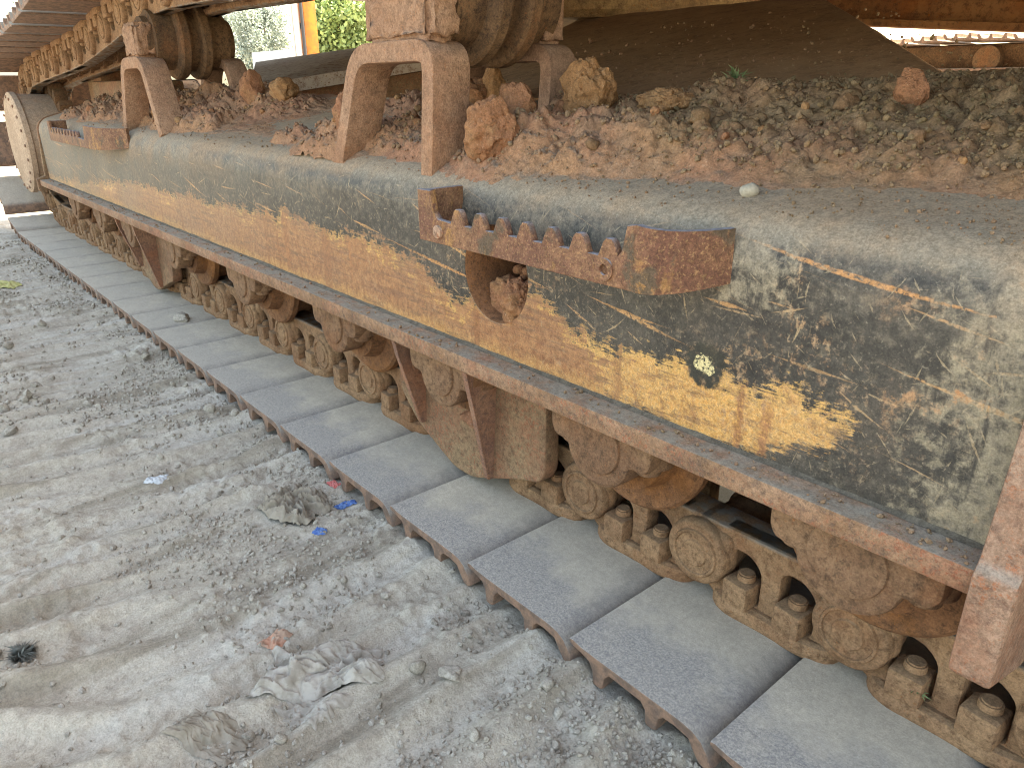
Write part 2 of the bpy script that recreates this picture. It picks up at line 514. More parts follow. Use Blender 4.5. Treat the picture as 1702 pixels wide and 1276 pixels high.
def frame_material():
    """dark green-grey paint, a long scraped yellow and rust band, scratches, dried mud and dust"""
    t = NT('scraped_frame_paint', .6, .3)
    x, y, z = t.xyz()
    nb = t.noise(14, 6, .65); nf = t.noise(70, 6, .7); ng = t.noise(240, 4, .7)
    nl = t.noise(3.2, 4, .6)
    # vertical drip-like teeth on the wear edge
    drip = t.noise(1.0, 4, .6, t.mapping((38, 1, 5)))
    streak = t.noise(1.0, 5, .7, t.mapping((7, 1, 130), (0, math.radians(-7), 0)))
    S, L0 = 0.957, 0.663
    def zz(v): return L0 + (v - L0) * S
    upn = [(-4.1, .300), (-3.56, .311), (-2.82, .372), (-2.28, .382), (-1.837, .395), (-1.62, .402), (-1.587, .437), (-1.555, .402), (-1.351, .405),
           (-1.213, .405), (-1.06, .385), (-1.025, .352), (-.941, .346), (-.86, .40), (-.755, .392), (-.682, .345), (-.594, .339), (-.476, .363),
           (-.403, .352), (-.36, .372), (-.335, .366), (-.285, .333), (-.2, .25), (0.2, .25)]
    lown = [(-4.1, .24), (-.68, .24), (-.633, .268), (-.569, .264), (-.51, .260), (-.455, .257), (-.371, .281), (-.332, .304), (-.285, .333), (-.2, .32), (0.2, .32)]
    zu = t.curve(x, [(a * S, zz(b)) for a, b in upn], -4.2, .3)
    zl = t.curve(x, [(a * S, zz(b)) for a, b in lown], -4.2, .3)
    wob = t.math('ADD', t.math('MULTIPLY', t.math('SUBTRACT', nb, .5), .075), t.math('MULTIPLY', t.math('SUBTRACT', nf, .5), .060))
    wob = t.math('ADD', wob, t.math('MULTIPLY', t.math('SUBTRACT', drip, .5), .045))
    wob = t.math('ADD', wob, t.math('MULTIPLY', t.math('SUBTRACT', streak, .5), .055))
    wob = t.math('ADD', wob, t.math('MULTIPLY', t.math('SUBTRACT', ng, .5), .022))
    du = t.math('ADD', t.math('SUBTRACT', zu, z), wob)
    dl = t.math('SUBTRACT', t.math('SUBTRACT', z, zl), t.math('MULTIPLY', wob, .6))
    spk = t.math('MULTIPLY', t.math('SUBTRACT', t.noise(1.0, 5, .75, t.mapping((60, 1, 300), (0, math.radians(-8), 0), (2, 0, 6))), .5), .075)
    du = t.math('ADD', du, spk)
    band = t.math('MULTIPLY', t.ss(du, -.004, .012), t.ss(t.math('ADD', dl, spk), -.004, .012))
    # base paint
    paint = t.mix(t.ss(nb, .35, .65), srgb('#2c2b2b'), srgb('#413e3b'))
    paint = t.mix(t.math('MULTIPLY', t.ss(nf, .5, .68), .55), paint, srgb('#6d6558'))
    paint = t.mix(t.math('MULTIPLY', t.ss(ng, .56, .70), .5), paint, srgb('#8b8272'))
    # worn band: yellow near its top edge and right tip, browner lower and left
    yel = t.mix(t.ss(ng, .35, .65), srgb('#bf8b50'), srgb('#d3aa70'))
    yel = t.mix(t.math('MULTIPLY', t.ss(nf, .50, .64), .6), yel, srgb('#a8764a'))
    yel = t.mix(t.ss(du, .022, .004), yel, srgb('#d6a864'))
    rus = t.mix(t.ss(nf, .38, .62), srgb('#8a5d42'), srgb('#a67650'))
    rus = t.mix(t.math('MULTIPLY', t.ss(ng, .50, .64), .6), rus, srgb('#be9064'))
    rus = t.mix(t.math('MULTIPLY', t.ss(streak, .50, .64), .6), rus, srgb('#765444'))
    depth = t.math('ADD', t.math('MULTIPLY', du, 9.0), t.math('MULTIPLY', t.math('SUBTRACT', nb, .5), 1.1))
    depth = t.math('ADD', depth, t.math('MULTIPLY', t.math('SUBTRACT', streak, .5), .9))
    depth = t.math('SUBTRACT', depth, t.math('MULTIPLY', t.ss(x, -.70, -.42), .8))
    depth = t.math('ADD', depth, t.math('MULTIPLY', t.ss(x, -.45, -.75), .30))
    depth = t.math('ADD', depth, t.math('MULTIPLY', t.math('SUBTRACT', nf, .5), 1.3))
    wr = t.math('MULTIPLY', t.ss(depth, .12, .50), t.math('SUBTRACT', 1.0, t.math('MULTIPLY', t.ss(t.math('SUBTRACT', z, t.math('MULTIPLY', wob, .5)), .312, .292), .55)))
    wear = t.mix(wr, yel, rus)
    wear = t.mix(t.math('MULTIPLY', t.ss(t.noise(1, 6, .75, t.mapping((14, 1, 85), (0, math.radians(-8), 0), (3, 0, 1))), .52, .64), .7), wear, srgb('#735642'))
    wear = t.mix(t.math('MULTIPLY', t.ss(ng, .54, .64), .65), wear, srgb('#7a5a45'))
    wear = t.mix(t.math('MULTIPLY', t.ss(t.noise(33, 6, .75, t.mapping((1, 1, 1), (0, 0, 0), (9, 2, 5))), .53, .63), .6), wear, srgb('#80563c'))
    # vertical rust stripes on the band
    vst = t.ss(t.noise(1, 2, .5, t.mapping((26, 1, 1.2), (0, 0, 0), (4.4, 0, 0))), .60, .68)
    wear = t.mix(t.math('MULTIPLY', vst, .6), wear, srgb('#8a5a3c'))
    col_ = t.mix(band, paint, wear)
    # scratches: one short curved stroke per cell, several layers of size and direction
    rgn = t.ss(t.noise(4.5, 3, .6, t.mapping((1, 1, 1.6), (0, 0, 0), (7, 0, 2))), .36, .54)
    def scratch(cells, length, width, mean, spread, off, bow):
        cxyz = t.n.new("ShaderNodeCombineXYZ")
        t._s(cxyz.inputs[0], t.math('ADD', t.math('MULTIPLY', x, cells), off)); t._s(cxyz.inputs[1], t.math('ADD', t.math('MULTIPLY', z, cells), off * 1.7))
        vo = t.n.new("ShaderNodeTexVoronoi"); vo.voronoi_dimensions = '2D'; vo.inputs["Scale"].default_value = 1.0
        t.l.new(cxyz.outputs[0], vo.inputs["Vector"])
        sub = t.n.new("ShaderNodeVectorMath"); sub.operation = 'SUBTRACT'
        t.l.new(cxyz.outputs[0], sub.inputs[0]); t.l.new(vo.outputs["Position"], sub.inputs[1])
        sc_ = t.n.new("ShaderNodeSeparateColor"); t.l.new(vo.outputs["Color"], sc_.inputs[0])
        ro = t.n.new("ShaderNodeVectorRotate"); ro.rotation_type = 'Z_AXIS'
        t.l.new(sub.outputs[0], ro.inputs["Vector"])
        t._s(ro.inputs["Angle"], t.math('ADD', math.radians(mean), t.math('MULTIPLY', t.math('SUBTRACT', sc_.outputs[0], .5), 2 * math.radians(spread))))
        sp = t.n.new("ShaderNodeSeparateXYZ"); t.l.new(ro.outputs[0], sp.inputs[0])
        u, v = sp.outputs[0], sp.outputs[1]
        bw = t.math('MULTIPLY', t.math('SUBTRACT', sc_.outputs[1], .5), bow)
        v = t.math('SUBTRACT', v, t.math('MULTIPLY', bw, t.math('MULTIPLY', u, u)))
        v = t.math('ADD', v, t.math('MULTIPLY', t.math('SUBTRACT', nf, .5), width * 1.5))
        L_ = t.math('MULTIPLY', length, t.math('ADD', .25, t.math('MULTIPLY', sc_.outputs[2], .75)))
        taper = t.math('SUBTRACT', 1.0, t.math('DIVIDE', t.math('ABSOLUTE', u), L_), clamp=True)
        wd = t.math('MULTIPLY', t.math('MULTIPLY', taper, width), t.ss(sc_.outputs[1], -.1, .7))
        m = t.math('DIVIDE', t.math('SUBTRACT', wd, t.math('ABSOLUTE', v)), width * .35, clamp=True)
        return t.math('MULTIPLY', m, t.ss(ng, .36, .50))
    for (cl, ln, wd, me_, spd, off, amt, bow, cc) in ((3.1, .75, .011, 8, 6, 1.37, .95, .22, '#b5804f'), (4.2, .70, .012, 11, 9, 6.61, .95, .3, '#b28456'), (6.1, .66, .014, 7, 9, 11.3, .9, .3, '#a9825a'), (5.0, .62, .016, 9, 7, 3.3, .95, .25, '#b78a5c'), (8.0, .60, .017, 12, 12, 8.1, .9, .3, '#ab845e'), (11, .55, .019, 6, 25, 21.0, .85, .5, '#a88a68'),
                                                      (16, .50, .025, 0, 90, 5.7, .8, .9, '#a18a6c'), (27, .5, .034, 80, 60, 13.0, .75, .9, '#9c8a70'), (42, .5, .045, 30, 90, 17.0, .7, .9, '#94846c')):
        s = t.math('MULTIPLY', scratch(cl, ln, wd, me_, spd, off, bow), t.math('MULTIPLY', t.math('ADD', .42, t.math('MULTIPLY', rgn, .58)), amt))
        col_ = t.mix(t.math('MULTIPLY', s, t.math('SUBTRACT', 1.0, t.math('MULTIPLY', band, .6))), col_, srgb(cc))
    for (x0_, w_, z0_, z1_) in ((-.404, .0075, .235, .375), (-.372, .0085, .235, .362), (-1.522, .016, .285, .415), (-1.25, .006, .30, .42)):
        d_ = t.math('ABSOLUTE', t.math('ADD', t.math('SUBTRACT', x, x0_), t.math('MULTIPLY', t.math('SUBTRACT', nf, .5), .022)))
        m_ = t.math('MULTIPLY', t.ss(d_, w_, w_ * .35), t.math('MULTIPLY', t.ss(z, z0_, z0_ + .03), t.ss(z, z1_, z1_ - .03)))
        m_ = t.math('MULTIPLY', m_, t.ss(ng, .36, .52))
        col_ = t.mix(t.math('MULTIPLY', m_, .85), col_, t.mix(t.ss(nb, .4, .6), srgb('#8c5c3e'), srgb('#a5704a')))
    cd = t.math('SQRT', t.math('ADD', t.math('POWER', t.math('SUBTRACT', x, -.4535), 2.0), t.math('POWER', t.math('SUBTRACT', z, .372), 2.0)))
    cdn = t.math('ADD', cd, t.math('MULTIPLY', t.math('SUBTRACT', nf, .5), .030))
    col_ = t.mix(t.ss(cdn, .030, .024), col_, srgb('#34342f'))
    col_ = t.mix(t.math('MULTIPLY', t.ss(cdn, .0125, .0095), t.ss(ng, .40, .47)), col_, srgb('#cdbf92'))
    # fine chipped crazing
    cr = t.ss(t.voronoi(85, 'DISTANCE_TO_EDGE', t.mapping((1, 1, 1))), .06, .0)
    rg2 = t.math('MULTIPLY', t.ss(t.noise(6.5, 4, .65, t.mapping((1, 1, 1), (0, 0, 0), (2, 1, 4))), .50, .64), t.ss(nf, .42, .6))
    chips = t.math('MULTIPLY', t.ss(t.noise(120, 5, .75), .50, .60), rg2)
    right_rust = t.math('MULTIPLY', t.ss(x, -.50, -.33), t.ss(z, .36, .44))
    chips = t.math('MULTIPLY', chips, t.math('ADD', .55, t.math('MULTIPLY', right_rust, .45)))
    col_ = t.mix(chips, col_, t.mix(t.ss(nf, .4, .6), srgb('#b07a52'), srgb('#a98a6c')))
    # beige dried mud film, right end and round the step
    mx = t.math('ADD', t.ss(x, -.34, -.15), t.math('MULTIPLY', t.math('MULTIPLY', t.ss(x, -.50, -.42), t.ss(x, -.30, -.40)), t.ss(z, .42, .47)))
    mud = t.ss(t.math('ADD', mx, t.math('ADD', t.math('MULTIPLY', t.math('SUBTRACT', nb, .5), 1.7), t.math('MULTIPLY', t.math('SUBTRACT', nf, .5), 1.4))), .52, .98)
    mud = t.math('MULTIPLY', mud, t.ss(t.noise(1, 5, .7, t.mapping((70, 1, 14), (0, 0, 0), (1, 0, 3))), .36, .52))
    mudc = t.mix(t.ss(nf, .4, .62), srgb('#877d6d'), srgb('#9f937c'))
    col_ = t.mix(t.math('MULTIPLY', mud, .72), col_, mudc)
    orange = t.math('MULTIPLY', t.math('MULTIPLY', t.ss(x, -.30, -.20), t.ss(nb, .52, .62)), t.ss(nf, .47, .58))
    col_ = t.mix(t.math('MULTIPLY', orange, .8), col_, srgb('#b4784a'))
    # dust: film everywhere, heavier towards the bend, full on faces that look up
    film = t.math('ADD', t.math('MULTIPLY', t.ss(z, .43, .545), .85), .13)
    film = t.math('ADD', film, t.math('MULTIPLY', t.ss(x, -1.4, -3.4), .42))
    film = t.math('MULTIPLY', film, t.ss(t.math('ADD', nl, t.math('MULTIPLY', t.math('SUBTRACT', nf, .5), .5)), .30, .58))
    updust = t.math('MAXIMUM', film, t.ss(t.nz(), .25, .70), clamp=True)
    dcol = t.mix(t.ss(t.noise(7, 5, .65), .4, .62), srgb('#8f877a'), srgb('#9c8670'))
    dcol = t.mix(t.math('MULTIPLY', t.ss(nf, .50, .66), .5), dcol, srgb('#7c7062'))
    dcol = t.mix(t.math('MULTIPLY', t.ss(ng, .58, .68), .6), dcol, srgb('#ab9f8e'))
    dcol = t.mix(t.math('MULTIPLY', t.ss(t.nz(), .5, .9), .5), dcol, srgb('#94806a'))
    col_ = t.mix(t.math('MULTIPLY', updust, .93), col_, dcol)
    col_ = t.grain(col_, 400, .58, 1.36)
    rough = t.math('ADD', .45, t.math('MULTIPLY', updust, .45))
    h = t.math('ADD', t.math('MULTIPLY', nf, .35), t.math('MULTIPLY', ng, .3))
    h = t.math('SUBTRACT', h, t.math('MULTIPLY', band, .35))
    return t.out(col_, rough, t.bump(h, .32, .003))
M['frame'] = frame_material()

def step_material():
    t = NT('rusty_step_bar', .75, .3)
    n1 = t.noise(16, 5, .65); n2 = t.noise(85, 5, .7); n3 = t.noise(260, 3, .6)
    c = t.mix(t.ss(n1, .38, .6), srgb('#6f4c3e'), srgb('#87634c'))
    c = t.mix(t.math('MULTIPLY', t.ss(n2, .46, .62), .75), c, srgb('#694839'))
    c = t.mix(t.math('MULTIPLY', t.ss(n3, .52, .68), .5), c, srgb('#b08c64'))
    yl = t.math('MULTIPLY', t.ss(t.noise(22, 4, .65, t.mapping((1, 1, .5), (0, 0, 0), (3, 3, 3))), .53, .64), t.ss(n2, .40, .58))
    c = t.mix(t.math('MULTIPLY', yl, .7), c, srgb('#ab8050'))
    pg = t.math('MULTIPLY', t.ss(t.noise(13, 3, .6, t.mapping((1, 1, 1), (0, 0, 0), (5, 2, 1))), .57, .63), t.ss(n2, .62, .5))
    c = t.mix(t.math('MULTIPLY', pg, .8), c, srgb('#564d40'))
    c = t.mix(t.math('MULTIPLY', t.ss(t.nz(), .4, .85), .9), c, srgb('#8c8c92'))
    c = t.grain(c, 420, .48, 1.38)
    return t.out(c, None, t.bump(t.math('ADD', n2, t.math('MULTIPLY', n3, .6)), .6, .004))
M['step'] = step_material()

def dirt_material(name, c1, c2, c3, c4, sc=1.0, bump=.6, patch=None, gr=(.58, 1.36)):
    t = NT(name, .95, .1)
    n0 = t.noise(2.6 * sc, 4, .6); n1 = t.noise(17 * sc, 5, .65); n2 = t.noise(95 * sc, 5, .7); n3 = t.noise(420 * sc, 3, .7)
    c = t.mix(t.ss(n0, .40, .60), c1, c2)
    c = t.mix(t.math('MULTIPLY', t.ss(n1, .45, .65), .7), c, c3)
    c = t.mix(t.math('MULTIPLY', t.ss(n2, .52, .68), .5), c, c4)
    c = t.mix(t.math('MULTIPLY', t.ss(n3, .60, .68), .35), c, srgb('#b8aa98'))
    if patch: c = patch(t, c)
    c = t.grain(c, 360 * sc, *gr)
    h = t.math('ADD', t.math('MULTIPLY', n2, .8), t.math('MULTIPLY', n3, .3))
    return t.out(c, None, t.bump(h, bump, .006))

def heap_patch(t, c):
    x, y, z = t.xyz()
    # redder clay round the brackets, grey-brown and olive further along, plain dust on the smooth bend
    w = t.math('ADD', x, t.math('MULTIPLY', t.math('SUBTRACT', t.noise(3.5, 3), .5), .6))
    far = t.ss(w, -.95, -.50)
    back = t.ss(t.math('ADD', y, t.math('MULTIPLY', t.math('SUBTRACT', t.noise(5, 3), .5), .25)), .74, .86)
    olive = t.math('MULTIPLY', far, back)
    c = t.mix(t.math('MULTIPLY', olive, .62), c, t.mix(t.ss(t.noise(40, 5, .7), .4, .6), srgb('#6d5f45'), srgb('#84735a')))
    dusty = t.math('MULTIPLY', t.ss(t.nz(), .75, .97), t.ss(t.math('ADD', y, t.math('MULTIPLY', t.math('SUBTRACT', t.noise(9, 3), .5), .12)), .80, .72))
    c = t.mix(t.math('MULTIPLY', dusty, .8), c, srgb('#938373'))
    return c
M['heap'] = dirt_material('red_clay_dirt', srgb('#98705a'), srgb('#a37d60'), srgb('#8f7460'), srgb('#7a5f4c'), patch=heap_patch)
M['clod'] = dirt_material('dried_clay_clod', srgb('#976c50'), srgb('#956a54'), srgb('#9f7c5c'), srgb('#735542'), bump=1.0)
M['clod_orange'] = dirt_material('orange_clay_clod', srgb('#96704f'), srgb('#9a7454'), srgb('#9f7f60'), srgb('#765a42'), bump=1.0)
M['clod_grey'] = dirt_material('grey_brown_clod', srgb('#816650'), srgb('#786048'), srgb('#8a7258'), srgb('#5f4c3c'), bump=.8)
M['crumb'] = dirt_material('clay_crumbs', srgb('#947460'), srgb('#84705a'), srgb('#967e66'), srgb('#6c5a49'), sc=1.4, patch=heap_patch)

def ground_patch(t, c):
    x, y, z = t.xyz()
    w = t.ss(t.noise(1, 5, .6, t.mapping((13, 1.8, 1), (0, 0, .10))), .50, .64)
    c = t.mix(t.math('MULTIPLY', w, .5), c, srgb('#bfbbb3'))
    w2 = t.ss(t.noise(1, 5, .65, t.mapping((11, 1.6, 1), (0, 0, .02), (4, 7, 0))), .50, .64)
    c = t.mix(t.math('MULTIPLY', w2, .7), c, srgb('#857b6c'))
    return c
M['ground'] = dirt_material('dusty_grey_ground', srgb('#aea699'), srgb('#b5ada0'), srgb('#a0968a'), srgb('#8b8276'), sc=1.0, bump=.8, patch=ground_patch, gr=(.74, 1.22))
M['stone'] = dirt_material('grey_gravel', srgb('#9e978c'), srgb('#aca59b'), srgb('#928a7e'), srgb('#837b71'), sc=2.0, bump=.4)

def plain(name, c, rough=.6, spec=.3, c2=None, sc=30, bump=.2):
    t = NT(name, rough, spec)
    n = t.noise(sc, 4, .6)
    cc = t.mix(t.ss(n, .4, .62), c, c2) if c2 else c
    return t.out(cc, None, t.bump(n, bump, .004))
M['cloth'] = plain('dust_caked_cloth', srgb('#aaa49c'), .95, .05, srgb('#938c83'), 60, .4)
M['blue'] = plain('blue_plastic', srgb('#3a62a4'), .45, .4, srgb('#5d80b4'), 120)
M['pink'] = plain('faded_red_plastic', srgb('#c46a66'), .5, .3, srgb('#c07470'), 90)
M['tan'] = plain('faded_orange_scrap', srgb('#b28672'), .8, .1, srgb('#9c8272'), 70)
M['black'] = plain('black_fibre', srgb('#6b6f6b'), .9, .1, srgb('#5c5852'), 90)
M['bag'] = plain('grey_plastic_film', srgb('#a9adb2'), .5, .3, srgb('#c0c3c6'), 90)
M['leaf'] = plain('dry_leaf', srgb('#b0a878'), .7, .2, srgb('#9a9a62'), 60)
M['sprig'] = plain('green_sprig', srgb('#5f7350'), .7, .2, srgb('#7b8760'), 60)
M['orange'] = plain('orange_machine_paint', srgb('#b4651f'), .5, .4, srgb('#8e5420'), 3, .05)
M['white_paint'] = plain('white_paint', (.75, .75, .73, 1), .5, .3)
M['darkrub'] = plain('dark_hose', srgb('#3c3c40'), .6, .3)
M['rag_dark'] = plain('dirt_caked_rag', srgb('#857c70'), .95, .05, srgb('#978e82'), 45, .6)
M['house'] = plain('house_paint', srgb('#5a5248'), .6, .3, srgb('#6a5a48'), 4)
M['pebble'] = plain('pale_pebble', srgb('#aaa496'), .8, .15, srgb('#989284'), 90, .3)
M['hill'] = plain('yard_wall', srgb('#b4bac0'), .9, .1)

# ================================================================== SETTING: ground
def ridge_phase(X, Y):
    wx = X + .9 * np.maximum(0, .25 - Y) ** 2 + .040 * fbm(X * 2.6, Y * 2.2, 1.7, 3) + .010 * perlin(X * 16, Y * 9, 4.4)
    wx = wx * (1 + .0 * Y)
    ph = wx / .086 * 2 * PI + 1.4 * perlin(X * 2.0, Y * 1.2, 9.1)
    rid = (.5 + .5 * np.sin(ph)) ** 1.5
    amp = .25 + .75 * sstep(-.45, .35, fbm(X * 2.3 + 4, Y * 2.0 + 9, .3, 2))
    return rid, amp

def ground_h(X, Y):
    d = np.sqrt(X * X + Y * Y)
    near = 1 - sstep(3.5, 9, d)
    # old grouser imprints: ridges lying roughly across the track direction
    rid, amp = ridge_phase(X, Y)
    h = -.047 + .020 * (rid - .4) * amp * near
    h = h + .009 * fbm(X * 2.2, Y * 2.2, 8.1, 3) * near
    # torn, crumbly patches between smoother compacted ones
    cr = sstep(-.05, .35, fbm(X * 4.0 + 31, Y * 5.0 + 3, 2.2, 3))
    h = h + near * (.0018 + .0058 * cr * np.clip(1.25 - 1.2 * rid * amp, .1, 1.2)) * fbm(X * 26, Y * 20, 5.0, 4, gain=.58)
    h = h + near * .0022 * cr * ridged(X * 42, Y * 42, 3.1, 2)
    h = h + near * (.0006 + .0012 * cr) * perlin(X * 88, Y * 80, 1.4)
    h = h + near * .0012 * perlin(X * 130, Y * 130, 6.0)
    # pressed-in lip along the shoe ends
    tr = sstep(.46, .545, Y) * (1 - sstep(1.2, 1.3, Y))
    h = h + (.010 * sstep(-.2, .4, fbm(X * 7, Y * 4, 3.3, 2)) - .003) * tr
    under = sstep(.56, .60, Y) * (1 - sstep(1.13, 1.17, Y))
    h = np.where(under > 0, np.minimum(h, -.05) * under + h * (1 - under), h)
    return h

def graded(lo, hi, c0, c1, step, growth):
    """dense between c0 and c1, growing steps outside"""
    xs = list(np.arange(c0, c1 + 1e-9, step))
    s, x = step, xs[-1]
    while x < hi: s *= growth; x += s; xs.append(x)
    s, x = step, xs[0]; pre = []
    while x > lo: s *= growth; x -= s; pre.append(x)
    return np.array(pre[::-1] + xs)
gx = graded(-120, 60, -1.5, -.30, .0036, 1.012)
gy = graded(-60, 120, -.02, .575, .0042, 1.05)
GX, GY = np.meshgrid(gx, gy)
gme = grid_mesh(GX, GY, ground_h(GX, GY), "ground")
gobj = link_obj("ground", gme, M['ground']); tag(gobj, "dusty grey dirt ground with old track ridges", None, None, "structure")

# ================================================================== EXCAVATOR
ex = empty("excavator", (-2.1, 2.15, 0))
tag(ex, "large excavator whose scraped, rusty crawler track frame fills the view", "excavator")
EXI = Matrix.Translation((2.1, -2.15, 0))
def part(name, me, mat=None, parent=None, loc=(0, 0, 0), rot=None, label=None):
    """parts are modelled in world coordinates (or placed at a world loc) and parented to the machine"""
    o = link_obj(name, me, mat)
    if parent is None:
        o.parent = ex; o.location = Vector(loc) - Vector(ex.location)
    else:
        o.parent = parent; o.location = loc
    if rot is not None: o.rotation_euler = rot
    if label: o["label"] = label
    return o

YC = .853                      # middle of the near track
# ---------------- track frame box: side plate with hole, bend, sloping top
Y0 = .67
FX0, FX1 = -3.98, .25
def top_z(y):                  # frame top and the legs run on at this slope
    return .548 + .29 * (y - .725)
prof = [(Y0, .284), (Y0, .485)]
prof += [(Y0 + .062 * (1 - math.cos(a)), .485 + .062 * math.sin(a)) for a in np.linspace(.12, 1.28, 9)]
ye, ze = prof[-1]
prof += [(y, ze + .29 * (y - ye)) for y in np.linspace(ye + .02, 1.03, 8)]
def top_at(y):
    return np.interp(y, [p_[0] for p_ in prof[2:]], [p_[1] for p_ in prof[2:]])
HX, HZ, HR = -.822, .408, .072
def frame_shell():
    mb = MB()
    # side plate below the bend with the round hole, as a thin slab
    hole = arc(HX, HZ, HR, 0, 360, 41)[:-1]
    me = plate_mesh([(FX0, .284), (FX1, .284), (FX1, .487), (FX0, .487)], [hole], .014, .0005)
    mb.mesh(me, T(0, Y0 + .007, 0))
    # bend and top
    xs = np.linspace(FX0, FX1, 90)
    pr = prof[1:]
    # a dark opening in the top behind the bracket is left out of the sheet
    V = [(x, y, z) for x in xs for (y, z) in pr]
    k = len(pr); F = []
    for i in range(len(xs) - 1):
        for j in range(k - 1):
            ym = .5 * (pr[j][0] + pr[j + 1][0]); xm = .5 * (xs[i] + xs[i + 1])
            if -1.36 < xm < -1.19 and .815 < ym < .905: continue
            F.append((i * k + j, i * k + j + 1, (i + 1) * k + j + 1, (i + 1) * k + j))
    mb.add(V, F)
    # back wall and floor of the box
    mb.box(FX0, FX1, 1.03, 1.044, .284, .634, 0)
    return mb.build("track_frame", 40)
frame = part("track_frame", frame_shell(), M['frame'])
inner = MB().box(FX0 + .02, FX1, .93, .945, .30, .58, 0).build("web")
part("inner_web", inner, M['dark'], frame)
part("added_gap_blocker", MB().box(-3.85, -.15, 1.05, 1.062, .05, .255, .003).build("added_gap_blocker"), M['dark'], frame)  # added plate, coloured dark to block light and view through the roller gaps
# hole sleeve, with clay packed inside
mb = MB()
mb.lathe([(Y0 + .001, HR - .001), (Y0 + .001, HR + .004), (Y0 + .14, HR + .004), (Y0 + .14, HR - .004), (Y0 + .004, HR - .003), (Y0 + .001, HR - .001)], 48, T(HX, 0, HZ), caps=False)
part("hole_sleeve", mb.build("hole_sleeve"), M['roller_rim'], frame)
# bottom flange
mb = MB().box(FX0 - .02, -.13, .63, 1.08, .258, .284, .003)
flange = part("bottom_flange", mb.build("bottom_flange"), M['flange'], frame)
# weld bead / dust fillet along the flange
xs = np.linspace(FX0, FX1, 900)
V, F = [], []
for i, x in enumerate(xs):
    w = .0050 + .002 * float(perlin(x * 14, 3.3, .2)) + .001 * float(perlin(x * 60, 1.3, .2)); w = max(w, .002)
    hgt = w * .9
    V += [(x, Y0 - w, .2845), (x, Y0 - w * .45, .2845 + hgt * .45), (x, Y0 + .001, .2845 + hgt)]
    if i:
        a = 3 * i
        F += [(a - 3, a, a + 1, a - 2), (a - 2, a + 1, a + 2, a - 1)]
me = bpy.data.meshes.new("weld"); me.from_pydata(V, [], F); smooth(me, None)
M['dustfill'] = crusty('packed_dust', srgb('#5d564c'), srgb('#4d463e'), srgb('#6d655a'), None, 0, bump=.4)
part("weld_bead", me, M['dustfill'], frame)
# far end plate with its rolled rim
pts = [(p_[0] - .004, p_[1] + .004) for p_ in prof]
pts = [(.62, .235), (.62, .288), (.655, .30)] + pts[1:] + [(1.05, .64), (1.05, .235)]
me = plate_mesh([(a, b) for a, b in pts], (), .022, .004)
me.transform(Matrix.Rotation(PI / 2, 4, 'Z'))
part("end_plate", MB().mesh(me, T(FX0 - .015, 0, 0)).build("end_plate"), M['guard'], frame)

# ---------------- foot steps
def step_mesh(x0, x1, xe, z0, z1, yb, teeth, t0, tp, th=.010, tooth=(.030, .014), fl=.478):
    """toothed bar on a straight left return and a curved right return"""
    mb = MB()
    # front bar outline
    pts = [(x0, z0), (x1, z0), (x1, z1), (x1 - .012, z1 - .002), (x1 - .018, z1 - .030), (x1 - .030, fl - .004)]
    xs_ = [t0 + tp * i for i in range(teeth)][::-1]
    bw, tw = tooth
    for xt in xs_:
        pts += [(xt + bw / 2, fl), (xt + tw / 2 + .001, fl + .016), (xt + tw / 2 - .003, fl + .020), (xt - tw / 2 + .003, fl + .020), (xt - tw / 2 - .001, fl + .016), (xt - bw / 2, fl)]
    pts += [(x0 + .046, fl + .002), (x0 + .037, fl + .012), (x0 + .034, z1 - .012), (x0 + .03, z1)]
    pts += [(x0, z1)]
    mb.mesh(plate_mesh(pts, (), th, .0015), T(0, yb + th / 2, 0))
    # left return to the plate
    mb.box(x0, x0 + th, yb + th * .9, Y0 + .004, z0 + .001, z1 - .001, .0015)
    # right return: quarter-round sweep
    n = 14
    rx, ry = xe - x1, Y0 - yb
    outer, inn = [], []
    for i in range(n):
        t = i / (n - 1)
        x = x1 + rx * t
        y = yb + ry * (t ** 2.0)
        dx, dy = rx, ry * 2.0 * t
        l = math.hypot(dx, dy); nx_, ny_ = -dy / l, dx / l
        outer.append((x, y)); inn.append((x + nx_ * th, y + ny_ * th))
    V, F = [], []
    for i in range(n):
        dz = -.004 * math.sin(PI * i / (n - 1) * .8)
        sh = .012 * (i / (n - 1)) ** 2
        for (x, y) in (outer[i], inn[i]):
            V += [(x, y, z0 + sh + dz * .3), (x, y, z1 + dz)]
    for i in range(n - 1):
        a, b = i * 4, i * 4 + 4
        F += [(a, b, b + 1, a + 1), (a + 2, a + 3, b + 3, b + 2), (a + 1, b + 1, b + 3, a + 3), (a, a + 2, b + 2, b)]
    e = (n - 1) * 4
    F += [(0, 1, 3, 2), (e, e + 2, e + 3, e + 1)]
    mb.add(V, F)
    return mb.build("foot_step", 30)
YB = .60
st = part("foot_step", step_mesh(-.907, -.505, -.432, .457, .528, YB, 7, -.815, .0455, fl=.489), M['step'], frame, label="toothed rusty step bar by the round hole")
bolt = MB().lathe([(-.004, .0085), (-.005, .0075), (-.005, .004), (-.002, .003)][::-1] + [(0.0, .0095)], 20).build("bolt_head")
part("bolt_head", MB().lathe([(0, .009), (-.004, .009), (-.0055, .006), (-.0055, .0001)], 20, T(-.858, YB, .474)).build("bolt_head"), M['gusset'], st)
part("bolt_head", MB().lathe([(0, .0125), (-.003, .0125), (-.003, .006), (.003, .0055)], 20, T(-.545, YB, .475)).build("bolt_head"), M['step'], st)
st2 = part("foot_step", step_mesh(-3.43, -2.86, -2.60, .478, .55, YB + .01, 9, -3.36, .047, fl=.508), M['step'], frame, label="far toothed step bar at the frame end")

